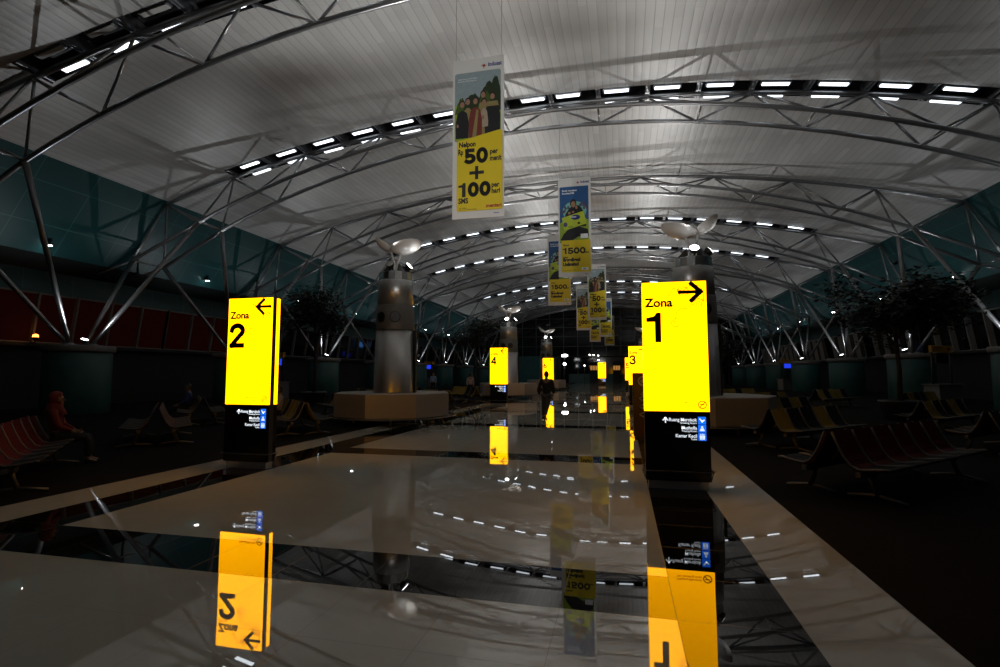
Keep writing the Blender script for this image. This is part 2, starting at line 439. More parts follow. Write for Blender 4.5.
for s, nm in ((-1, 'left'), (1, 'right')):
    X = lambda o: X0 + s * o
    bm = nb()
    def sheet(prof, mi, th=.15):
        pts = [(X(o), z) for o, z in prof] + [(X(o + th), z + .02) for o, z in prof[::-1]]
        prism(bm, pts, 'y', -20, YEND, mi)
    sheet([(EAVE, zceil(EAVE)), (22.3, 6.95)], 0)
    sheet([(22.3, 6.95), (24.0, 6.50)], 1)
    sheet([(24.0, 6.50), (24.0, 5.45)], 0)
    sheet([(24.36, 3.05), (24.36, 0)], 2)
    bm2 = nb(); box(bm2, *sorted((X(23.95), X(24.5))), -20, YEND, 2.9, 3.06, 0)
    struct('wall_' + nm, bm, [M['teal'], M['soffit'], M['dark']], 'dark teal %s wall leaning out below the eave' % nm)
    struct('trim_' + ('1' if s < 0 else '2'), bm2, M['dark'], 'dark ledge below the %s windows' % nm)

# window bays between the drums
wn_ = 0
for s in (-1, 1):
    for k in range(9):
        ya = 7.89 + 9.03 * k; yb = ya + 9.03
        if k == 8: yb = 88.0
        wn_ += 1
        X = lambda o: X0 + s * o
        bm = nb()
        prism(bm, [(X(24.10), 5.45), (X(24.45), 3.06), (X(24.48), 3.06), (X(24.13), 5.45)], 'y', ya, yb)
        red = s < 0 and k < 3
        p = struct('window_%d' % wn_, bm, M['redwin'] if red else M['blackglass'],
                   'row of slanted panes high on the %s wall, %s bay' % ('left' if s < 0 else 'right', ORD[k]))
        bm = nb()
        n = 5
        for q in range(n + 1):
            y = ya + (yb - ya) * q / n
            w = .05
            dpt = .16 if s < 0 else .30
            prism(bm, [(X(24.08 - dpt), 5.45), (X(24.42 - dpt), 3.06), (X(24.45), 3.06), (X(24.11), 5.45)], 'y', y - w, y + w)
        box(bm, *sorted((X(24.0), X(24.12))), ya, yb, 5.38, 5.46)
        box(bm, *sorted((X(24.33), X(24.45))), ya, yb, 3.06, 3.14)
        struct('window_frame', bm, M['mullion'] if s < 0 else M['fin'], parent=p)

# far end: black night glazing, shops below
bm = nb()
tops = [(X0 + o, zceil(o)) for o in [EAVE - 2 * EAVE * k / 30 for k in range(31)]]
prism(bm, [(X0 - 24.3, 0), (X0 + 24.3, 0), (X0 + 24.3, 6.9), (X0 + 22.3, 6.95)] + tops + [(X0 - 22.3, 6.95), (X0 - 24.3, 6.9)], 'y', YEND, YEND + .2)
we = struct('wall_far', bm, M['blackglass'], 'tall black glazed end wall with a pale mullion grid')
bm = nb()
k = -9
for k in range(-9, 10):
    x = X0 + k * 2.5
    o = abs(x - X0)
    zt = zceil(o) if o < EAVE else 6.95 + (EAVE + 2.5 - o) * 1.3
    box(bm, x - .04, x + .04, YEND - .1, YEND, 0, zt)
for z in (4.6, 6.5, 8.3, 9.9, 11.5):
    hw = EAVE if z > 10 else 22.0
    if z > 10.2: hw = math.sqrt(max(0, RT * RT - (RT - (ZT + .17 - z)) ** 2))
    box(bm, X0 - hw, X0 + hw, YEND - .08, YEND, z - .035, z + .035)
struct('mullion_grid', bm, M['mullion'], parent=we)

# ------------------------------------------------------------------ roof trusses
RB, ZB = 43., 12.48
def zbot(off): return ZB - (RB - math.sqrt(RB * RB - off * off))
NP = 3.963
W = .75
END_OFF, END_Z = 17.1, 8.92
OUT_OFF, OUT_Z, OUT_W = 20.75, 7.2, .9
BASE_OFF, BASE_Z = 19.0, 2.86
def arc_bot():
    pts = []
    n = 28
    for k in range(n + 1):
        o = -END_OFF + 2 * END_OFF * k / n
        pts.append((o, zbot(o) if abs(o) < END_OFF - .01 else END_Z))
    return pts
bn = [-(m + .5) * NP for m in range(4)][::-1] + [(m + .5) * NP for m in range(4)]
bn = [-END_OFF] + bn + [END_OFF]
def bz(o): return END_Z if abs(abs(o) - END_OFF) < .01 else zbot(o)

tr_parts = []      # (name, mesh)
bm = nb(); tube(bm, [(EAVE * k / 24, 0, ztop(EAVE * k / 24)) for k in range(-24, 25)], .10, 10); tr_parts.append(('top_chord', mesh(bm, 'top_chord', M['steel'])))
for sy in (-1, 1):
    bm = nb()
    p = [(-OUT_OFF, sy * OUT_W, OUT_Z)] + [(o, sy * W, z) for o, z in arc_bot()] + [(OUT_OFF, sy * OUT_W, OUT_Z)]
    tube(bm, p, .09, 10); tr_parts.append(('bottom_chord', mesh(bm, 'bottom_chord', M['steel'])))
    for k in range(-4, 5):
        pass
    for i, o in enumerate(bn):
        for ko in (-1, 1):
            # apex nodes on either side of this bottom node
            if i == 0: a = (-4 if ko > 0 else -5) * NP if False else (-15.85 if ko > 0 else -EAVE)
            elif i == len(bn) - 1: a = (EAVE if ko > 0 else 15.85)
            else: a = o + ko * NP / 2
            bm = nb(); tube(bm, [(a, sy * .03, ztop(a) - .03), (o, sy * W, bz(o))], .05, 7)
            tr_parts.append(('diagonal', mesh(bm, 'diagonal', M['steel'])))
for o in bn:
    bm = nb(); tube(bm, [(o, -W, bz(o)), (o, W, bz(o))], .04, 7); tr_parts.append(('cross_tie', mesh(bm, 'cross_tie', M['steel'])))
for s in (-1, 1):
    for sy in (-1, 1):
        L_ = (s * END_OFF, sy * W, END_Z); O_ = (s * OUT_OFF, sy * OUT_W, OUT_Z); B_ = (s * BASE_OFF, sy * (4.515 - .5), BASE_Z)
        bm = nb(); tube(bm, [(s * EAVE, sy * .03, ztop(EAVE)), O_], .055, 8); tr_parts.append(('eave_tie', mesh(bm, 'eave_tie', M['steel'])))
        bm = nb(); tube(bm, [L_, B_], .105, 10, r2=.085); tr_parts.append(('strut', mesh(bm, 'strut', M['steel'])))
        bm = nb(); tube(bm, [O_, (B_[0] + s * .25, B_[1] + sy * .1, B_[2])], .105, 10, r2=.085); tr_parts.append(('strut', mesh(bm, 'strut', M['steel'])))
        bm = nb(); tube(bm, [O_, (s * 22.9, sy * OUT_W, 6.62)], .05, 7); tr_parts.append(('wall_bracket', mesh(bm, 'wall_bracket', M['steel'])))
    bm = nb(); tube(bm, [(s * OUT_OFF, -OUT_W, OUT_Z), (s * OUT_OFF, OUT_W, OUT_Z)], .04, 7); tr_parts.append(('cross_tie', mesh(bm, 'cross_tie', M['steel'])))

for i, y in enumerate(TY):
    where = 'nearest of all' if i == 0 else ORD[i] + ' one down the hall'
    t = thing('roof_truss', 'arched grey steel tube roof truss, %s, %s' % (where, 'below a lit slot' if i in LIT else 'with no lamps above it'), 'truss',
              (X0, y, 0), 0, 'arched roof trusses')
    for nm, me in tr_parts: obj(nm, me, None, t)

# light slots: casing, cross bars; the lamps are things of their own
def arcpts(a, b, n, dz): return [(a + (b - a) * k / n, ztop(a + (b - a) * k / n) + dz) for k in range(n + 1)]
bm = nb()
lo = arcpts(-15.85, 15.85, 32, .17); hi = arcpts(-15.85, 15.85, 32, .72)
for (y0, y1) in ((-.60, -.58), (.58, .60)):
    prism(bm, lo + hi[::-1], 'y', y0, y1)
prism(bm, hi + arcpts(-15.85, 15.85, 32, .76)[::-1], 'y', -.6, .6)
for sx in (-1, 1):
    box(bm, *sorted((sx * 15.85, sx * 15.9)), -.6, .6, ztop(15.85) + .12, ztop(15.85) + .76)
casing_me = mesh(bm, 'slot_casing', M['slot'])
bm = nb()
for w in (-.06, .06): box(bm, w - .035, w + .035, -.6, .6, -.03, .07)
box(bm, -.02, .02, -.6, .6, .07, .5)
bar_me = mesh(bm, 'crossbar', M['slotbar'])
# a lamp: housing with a diffuser below
bm = nb(); prism(bm, [(-.12, .06), (-.10, .02), (.10, .02), (.12, .06), (.08, .12), (-.08, .12)], 'x', -.54, .54)
house_me = mesh(bm, 'housing', M['slotbar'])
bm = nb(); box(bm, -.48, .48, -.095, .095, -.015, .025, bev=.012)
diff_me = mesh(bm, 'diffuser', M['tube'])
diffoff_me = diff_me.copy(); diffoff_me.materials.clear(); diffoff_me.materials.append(M['tubeoff'])
SLOTN = ['nearest', 'second', 'third', 'fourth', 'fifth', 'sixth']
for si, ti in enumerate(LIT):
    y = TY[ti]
    t = thing('light_slot', 'dark open roof slot with metal crossbars, %s' % ('nearest of the six' if si == 0 else SLOTN[si] + ' of the six from the viewer'), 'light slot', (X0, y, 0), 0, 'roof light slots')
    obj('casing', casing_me, None, t)
    for k in range(-8, 9):
        o = k * 15.85 / 8 * .999
        sl = math.asin(o / RT)
        obj('crossbar', bar_me, None, t, (o, 0, ztop(o) + .17), (0, sl, 0))
    for row, dy in (('near', -.40), ('far', .45)):
        for k in range(16):
            o = (k - 7.5) * 15.85 / 8; o -= math.copysign(.25, o)
            sl = math.asin(o / RT)
            off = si == 0 and row == 'near'
            l = thing('strip_lamp', '%s strip lamp, %s from left, %s row of the %s lit roof slot' % ('dim' if off else 'white', ORD[k], row, SLOTN[si]), 'lamp',
                      (X0 + o, y + (.36 if si == 0 and dy > 0 else dy), ztop(o) + (.15 if si == 0 else .11)), 0, 'strip lamps in the roof slots')
            l.rotation_euler = (0, sl, 0)
            obj('housing', house_me, None, l); obj('diffuser', diffoff_me if off else diff_me, None, l)

# ------------------------------------------------------------------ drums, uplights
drum0 = None
for s in (-1, 1):
    for k, y in enumerate(PY):
        side = 'left' if s < 0 else 'right'
        lab = 'round teal drum carrying slanted roof struts, %s along the %s wall' % ('nearest' if k == 0 else ORD[k], side)
        loc = (X0 + s * 19.1, y, 0)
        if drum0 is None:
            drum0 = thing('strut_drum', lab, 'drum', loc, 0, 'drums below the roof struts')
            bm = nb(); lathe(bm, [(1.12, .006), (1.15, .03), (1.15, 2.45), (1.12, 2.48), (1.05, 2.48)], 28); obj('body', bm, M['tealflat'], drum0)
            bm = nb(); lathe(bm, [(1.0, 2.48), (1.22, 2.5), (1.25, 2.55), (1.25, 2.72), (1.22, 2.76), (1.0, 2.76)], 28); obj('rim', bm, M['grey'], drum0)
            for sy in (-1, 1):
                bm = nb(); lathe(bm, [(.30, 2.76), (.30, 2.80), (.16, 2.84), (.16, 2.88)], 14, center=(s * -.1, sy * .5, 0)); obj('strut_shoe', bm, M['steel'], drum0)
        else: dup(drum0, loc, 0, lab, 'drums below the roof struts')
# an uplight stands on each drum, throwing light up the struts
bm = nb(); lathe(bm, [(.07, 0), (.07, .03), (.02, .04), (.02, .12)], 12); up_stem = mesh(bm, 'stem', M['blackmetal'])
tilt = Matrix.Rotation(math.radians(-20), 4, 'Y')
bm = nb(); lathe(bm, [(.05, -.10), (.10, -.06), (.15, .05), (.15, .07)], 16, center=(0, 0, .20), mat4=tilt); up_head = mesh(bm, 'lamp_head', M['blackmetal'])
bm = nb(); lathe(bm, [(.13, .071), (.12, .085)], 16, center=(0, 0, .20), mat4=tilt); up_glass = mesh(bm, 'glass', M['flood'])
for s in (-1, 1):
    for k, y in enumerate(PY):
        side = 'left' if s < 0 else 'right'
        t = thing('uplight', 'small bright uplight standing on the %s drum along the %s wall' % ('nearest' if k == 0 else ORD[k], side), 'lamp',
                  (X0 + s * 18.85, y, 2.765), PI if s < 0 else 0, 'uplights on the drums')
        if s < 0: t.rotation_euler = (0, 0, PI)
        obj('stem', up_stem, None, t); obj('lamp_head', up_head, None, t); obj('glass', up_glass, None, t)
        # the heads lean back towards the hall and light truss ends and ceiling edge
        spot('uplight_beam', (X0 + s * 18.72, y, 3.12), (X0 + s * 18.4, y, 10), 240, 130, .06, (.95, .98, 1.))

# soffit downlights
bm = nb(); lathe(bm, [(.14, 0), (.16, .03), (.16, .09), (.10, .12)], 16); dl_body = mesh(bm, 'can', M['blackmetal'])
bm = nb(); lathe(bm, [(.11, -.03), (.12, -.005)], 14); dl_glass = mesh(bm, 'glass', M['spotglass'])
for s, ks in ((-1, range(0, 7)), (1, range(1, 8))):
    for q, k in enumerate(ks):
        t = thing('wall_downlight', 'small round white lamp low on the teal %s wall, %s from the front' % ('left' if s < 0 else 'right', ORD[q]), 'lamp',
                  (X0 + s * 21.80, PY[k] + .5, 7.28), 0, 'small lamps low on the teal walls')
        obj('can', dl_body, None, t); obj('glass', dl_glass, None, t)
        bm = nb(); tube(bm, [(0, 0, .1), (0, 0, .14), (s * .32, 0, .14)], .03, 6); obj('bracket', bm, M['blackmetal'], t)

# ------------------------------------------------------------------ columns with saucer reflectors
def column(loc, side, label):
    t = thing('lighting_column', label, 'column', loc, 0, 'steel lighting columns'); t.scale = (.93, .93, .985)
    inn = -1 if side > 0 else 1       # towards the hall centre
    bm = nb()
    a0 = PI / 8 * 0
    lathe(bm, [(2.09, .24), (2.12, .27), (2.12, .995), (2.09, 1.015), (.6, 1.0)], 8, smooth=False); sh = .22 if side > 0 else -.03; obj('drum', bm, M['basesteel'], t, (sh, 0, 0))
    bm = nb(); tube(bm, [(2.28 * math.cos(2 * PI * k / 32), 2.28 * math.sin(2 * PI * k / 32), .235) for k in range(33)], .022, 8, caps=False)
    obj('foot_rail', bm, M['alu'], t, (sh, 0, 0))
    for k in range(8):
        a = 2 * PI * (k + .5) / 8
        bm = nb(); tube(bm, [(1.75 * math.cos(a), 1.75 * math.sin(a), .24), (1.75 * math.cos(a), 1.75 * math.sin(a), 0)], .045, 10)
        tube(bm, [(1.75 * math.cos(a), 1.75 * math.sin(a), .235), (2.28 * math.cos(a), 2.28 * math.sin(a), .235)], .018, 6)
        obj('leg', bm, M['alu'], t, (sh, 0, 0))
    bm = nb(); lathe(bm, [(.74, 1.0), (.735, 1.03), (.69, 3.15)], 32)
    lathe(bm, [(.66, 3.95), (.62, 4.84), (.60, 4.86)], 32)
    for k in range(8):
        pass
    obj('shaft', bm, M['brushed'], t)
    bm = nb(); lathe(bm, [(.705, 3.13), (.705, 3.15), (.675, 3.97), (.665, 3.98)], 32, rot=PI / 8 / 2); bd = obj('mesh_band', bm, M['band'], t)
    for a in (-PI / 2 + .42, -PI / 2 - .36, PI / 2):
        r = Matrix.Rotation(a, 4, 'Z') @ Matrix.Rotation(PI / 2, 4, 'Y')
        bm = nb(); lathe(bm, [(.19, 0), (.19, .02), (.16, .03), (.13, .02), (.10, .03), (.07, .02), (.04, .03)], 20, mat4=Matrix.Translation((.68 * math.cos(a), .68 * math.sin(a), 3.55)) @ r)
        obj('speaker_grille', bm, M['blackmetal'], bd)
    bm = nb(); lathe(bm, [(.615, 4.80), (.615, 4.84), (.60, 5.13), (.52, 5.16)], 16, rot=PI / 8, smooth=False); obj('chrome_collar', bm, M['chrome'], t)
    # dark box strip added down one side of the shaft
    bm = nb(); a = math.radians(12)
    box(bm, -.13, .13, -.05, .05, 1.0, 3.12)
    obj('dark_strip', bm, M['soffit'], t, (.74 * math.cos(a), .74 * math.sin(a), 0), (0, 0, a + PI / 2))
    # conical brackets
    for k in range(4):
        a = PI / 4 + k * PI / 2
        c, s_ = math.cos(a), math.sin(a)
        bm = nb()
        vs = [bm.verts.new(p) for p in ((.54 * c - .17 * s_, .54 * s_ + .17 * c, 5.14), (.54 * c + .17 * s_, .54 * s_ - .17 * c, 5.14), (.18 * c, .18 * s_, 5.14), (.26 * c, .26 * s_, 5.46))]
        for q in ((0, 1, 2), (0, 1, 3), (1, 2, 3), (2, 0, 3)): bm.faces.new([vs[i] for i in q])
        obj('bracket', bm, M['blackmetal'], t)
    # two saucers, butterfly fashion, on forked arms
    for sx in (-1, 1):
        big = sx == inn
        tl = math.radians(15 if big else 33) * (1 if sx < 0 else -1)
        R_ = .60 if big else .46
        mt = Matrix.Translation((sx * (.40 if big else .46), 0, 6.02 if big else 6.16)) @ Matrix.Rotation(tl, 4, 'Y') @ Matrix.Rotation(math.radians(-6), 4, 'X')
        prof = [(.03, -.17), (.18, -.16), (.33, -.115), (.46, -.04), (.55, .05), (.56, .065), (.545, .07), (.45, -.01), (.32, -.08), (.17, -.125), (.03, -.135)]
        bm = nb(); lathe(bm, [(r * R_ / .56, z) for r, z in prof], 32, mat4=mt); obj('saucer_reflector', bm, M['white'], t)
        bm = nb(); tube(bm, [(sx * .04, .0, 5.12), (sx * .07, 0, 5.5), (sx * .22, 0, 5.90 if big else 5.98)], .042, 8); obj('arm', bm, M['white'], t)
    return t

bm = nb(); lathe(bm, [(.05, -.14), (.10, -.11), (.145, .0), (.15, .04)], 18); fl_body = mesh(bm, 'lamp_head', M['blackmetal'])
bm = nb(); lathe(bm, [(.135, .035), (.13, .05), (.08, .062), (.02, .066)], 18); fl_on = mesh(bm, 'glass', M['flood'])
fl_off = fl_on.copy(); fl_off.materials.clear(); fl_off.materials.append(M['lampoff'])
COLY = [16.4, 34.5, 52.6]
def flood(cx, cy, ang, lit, label, tiltdeg=48):
    t = thing('floodlight', label, 'lamp', (cx + .47 * math.cos(ang), cy + .47 * math.sin(ang), 5.085), ang + PI / 2, 'floodlights on the columns')
    bm = nb(); box(bm, -.03, .03, -.03, .03, 0, .12); obj('yoke', bm, M['blackmetal'], t)
    r = (math.radians(tiltdeg), 0, 0)
    obj('lamp_head', fl_body, None, t, (0, 0, .19), r); obj('glass', fl_on if lit else fl_off, None, t, (0, 0, .19), r)
    return t
for i, y in enumerate(COLY):
    for s in (-1, 1):
        cx = -7.55 if s < 0 else 2.1
        w = ['nearest', 'middle', 'farthest'][i]
        column((cx, y, .0), s, 'brushed steel column with saucer reflectors, %s on the %s, on a wide octagonal drum' % (w, 'left' if s < 0 else 'right'))
        flood(cx, y, -PI / 2, not (i == 0 and s < 0), '%s floodlight facing front on top of the %s %s column' % ('unlit grey' if (i == 0 and s < 0) else 'bright white', w, 'left' if s < 0 else 'right'))
        flood(cx, y, 0, True, 'white floodlight on the right edge of the top of the %s %s column' % (w, 'left' if s < 0 else 'right'))
        for dx, dy, tgt, w_ in ((0, -.62, (cx, y - 7, 13), 1000), (.62, 0, (cx + 6, y, 12), 14), (0, .62, (cx, y + 7, 13), 400)):
            spot('floodlight_or_fill_beam', (cx + dx, y + dy, 5.50), tgt, w_, 110, .08, (1., .99, .97))  # the rear beam has no lamp head, added to light the banners beyond
# unseen spots added behind the viewer at column spacing, aimed at the nearest banner
for cx in (-7.55, 2.1):
    spot('floodlight_or_fill_beam', (cx, -1.1, 5.5), (-3.0, 13., 8.2), 1500, 44, .10, (1., .99, .97))
# unseen area lights added behind the viewer, where a further lit slot would fall
for k in range(6):
    l = bpy.data.lights.new('rear_slot_fill', 'AREA'); l.shape = 'RECTANGLE'; l.size = 4.6; l.size_y = .6; l.energy = 14; l.color = (.84, .92, 1.)
    o = bpy.data.objects.new('rear_slot_fill', l); C.objects.link(o); off = (k - 2.5) * 5.2; o.location = (X0 + off, -5.66, zceil(off) - .12)

# ------------------------------------------------------------------ zone signs
def zone_sign(num, loc, label, arrow):
    t = thing('zone_sign', label, 'sign', loc, 0, 'lit zone signs')
    hw = .44
    bm = nb(); box(bm, -hw, hw, -.105, -.085, 1.09, 2.94, bev=.004); f = obj('front_lightbox', bm, M['sign'], t)
    bm = nb(); box(bm, -hw, hw, .015, .11, 1.09, 2.94, bev=.006); obj('rear_lightbox', bm, M['sign'], t)
    bm = nb(); box(bm, -hw, hw, -.0845, .0145, .12, 2.945, bev=.002); obj('spine', bm, M['spine'], t)
    bm = nb(); box(bm, -hw, hw, -.105, -.085, .12, 1.085, bev=.004); lo_ = obj('lower_panel', bm, M['blackgloss'], t)
    bm = nb(); box(bm, -hw, hw, .015, .11, .12, 1.085, bev=.006); obj('lower_panel', bm, M['blackgloss'], t)
    bm = nb(); box(bm, -.40, .40, -.085, .085, 0, .12, bev=.006); obj('plinth', bm, M['plinth'], t)
    bm = nb()
    rp = [(hw - .02, .16, .26), (hw + .035, .12, .26), (hw + .04, -.10, .26), (hw + .02, -.145, .26), (hw - .03, -.155, .26), (-hw + .03, -.155, .26), (-hw - .02, -.145, .26), (-hw - .04, -.10, .26), (-hw - .035, .12, .26), (-hw + .02, .16, .26)]
    tube(bm, rp, .009, 8)
    for x in (-hw - .038, hw + .038):
        tube(bm, [(x, -.06, .26), (x * .93, -.06, .14)], .008, 6)
        tube(bm, [(x, .08, .26), (x * .93, .08, .14)], .008, 6)
    obj('bumper_rail', bm, M['alu'], t)
    y = -.106
    # big arrow, number and the word above it
    bm = nb()
    az, w = 2.785, .05
    ya_ = y - .002
    if arrow > 0:
        ribbon(bm, [(.08, az), (.35, az)], .05, ya_); ribbon(bm, [(.24, az + .12), (.365, az), (.24, az - .12)], .062, ya_)
    else:
        ribbon(bm, [(.15, az), (.40, az)], .046, ya_); ribbon(bm, [(.265, az + .12), (.14, az), (.265, az - .12)], .054, ya_)
    obj('arrow', bm, M['signtext'], t)
    if num:
        bm = nb(); add_text(bm, 'Zona', -.40, 2.585, .175, y, bold=.007, sx=1.02); obj('zone_word', bm, M['signtext'], t)
        bm = nb(); add_text(bm, 'Zone', -.40, 2.515, .075, y, sx=1.0); obj('zone_word', bm, M['signline'], t)
        bm = nb()
        big_number(bm, num, -.40, 2.07, .43, .30, .085, 0, y)
        obj('number', bm, M['signtext'], t)
    # batik scroll round the arrow
    bm = nb()
    def hexspiral(cx, cz, r0, n, rot):
        return [(cx + r0 * (1 - .075 * k) * math.cos(rot + PI / 3 * k), cz + r0 * (1 - .075 * k) * math.sin(rot + PI / 3 * k)) for k in range(n)]
    for sp_ in (hexspiral(.33, 2.61, .085, 11, .3), hexspiral(.14, 2.80, .10, 10, 2.), hexspiral(.02, 2.34, .075, 10, 1.)):
        ribbon(bm, sp_, .013, y)
    ribbon(bm, [(-.10, 2.70), (.0, 2.85), (.12, 2.80), (.22, 2.88), (.35, 2.88), (.40, 2.78), (.40, 2.66), (.33, 2.695)], .013, y)
    ribbon(bm, [(.02, 2.415), (.03, 2.5), (.10, 2.56), (.18, 2.54), (.25, 2.61)], .013, y)
    obj('scroll_ornament', bm, M['signline'], t)
    # no smoking mark
    bm = nb()
    ring = oval(.345, 1.185, .052, .052, 20); ribbon(bm, ring + ring[:1], .014, y); ribbon(bm, [(.31, 1.15), (.38, 1.22)], .012, y)
    ribbon(bm, [(.318, 1.19), (.366, 1.19)], .014, y)
    obj('no_smoking_mark', bm, M['bred'], t)
    bm = nb(); add_text(bm, 'Dilarang Merokok', .27, 1.20, .042, y, 'RIGHT', bold=.001, sx=1.05); add_text(bm, 'No Smoking Area', .27, 1.155, .042, y, 'RIGHT', bold=.001, sx=1.05)
    obj('small_lettering', bm, M['signline'], t)
    # backlit directory on the black panel
    rows = [(.968, 'Ruang Merokok', 'Smoking Room'), (.856, 'Musholla', 'Praying Room'), (.744, 'Kamar Kecil', 'Toilet')]
    for z, a, b in rows:
        bm = nb(); add_text(bm, a, .265, z - .016, .066, y, 'RIGHT', bold=.0008, sx=.88); obj('directory_line', bm, M['whitetext'], t)
        bm = nb(); add_text(bm, b, .265, z - .05, .036, y, 'RIGHT', sx=1.0); obj('small_directory_line', bm, M['whitetext'], t)
    bm = nb(); ax = -.155
    ribbon(bm, [(ax, .935), (ax, .995)], .017, y); ribbon(bm, [(ax - .032, .965), (ax, .998), (ax + .032, .965)], .016, y)
    obj('directory_arrow', bm, M['whitetext'], t)
    for n_, (z, a, b) in enumerate(rows):
        bm = nb(); flat(bm, [(.28, z - .055), (.385, z - .055), (.385, z + .05), (.28, z + .05)], y); ic = obj('icon', bm, M['icon'], t)
        bm = nb(); yy = y - .002
        if n_ == 0: ribbon(bm, [(.305, z + .02), (.335, z - .015), (.36, z + .005)], .017, yy)
        elif n_ == 1:
            flat(bm, oval(.333, z + .02, .014, .014, 10), yy); flat(bm, [(.30, z - .035), (.366, z - .035), (.352, z + .002), (.314, z + .002)], yy)
        else:
            for px in (.312, .352):
                flat(bm, oval(px, z + .028, .009, .009, 8), yy); flat(bm, [(px - .014, z + .014), (px + .014, z + .014), (px + .01, z - .04), (px - .01, z - .04)], yy)
            ribbon(bm, [(.332, z - .045), (.332, z + .04)], .006, yy)
        obj('symbol', bm, M['whitetext'], ic)
    return t
zone_sign('1', (.73, 7.90, 0), 'yellow lit Zona 1 sign pillar on a black base, arrow to the right', 1)
zone_sign('2', (-6.325, 7.90, 0), 'yellow lit Zona 2 sign pillar on a black base, arrow to the left', -1)
zone_sign('3', (.72, 26.05, 0), 'yellow lit sign pillar with number 3, half behind the Zona 1 sign', 1)
zone_sign('4', (-6.20, 26.05, 0), 'yellow lit sign pillar with number 4, before the second left column', -1)
zone_sign('5', (.62, 44.2, 0), 'sliver of yellow lit sign pillar seen behind the number 3 sign', 1)
zone_sign('6', (-6.20, 44.2, 0), 'yellow lit sign pillar with number 6, behind the walking man', -1)
zone_sign('', (-2.40, 62.3, 0), 'small far yellow lit sign pillar standing mid hall without a visible number', 1)

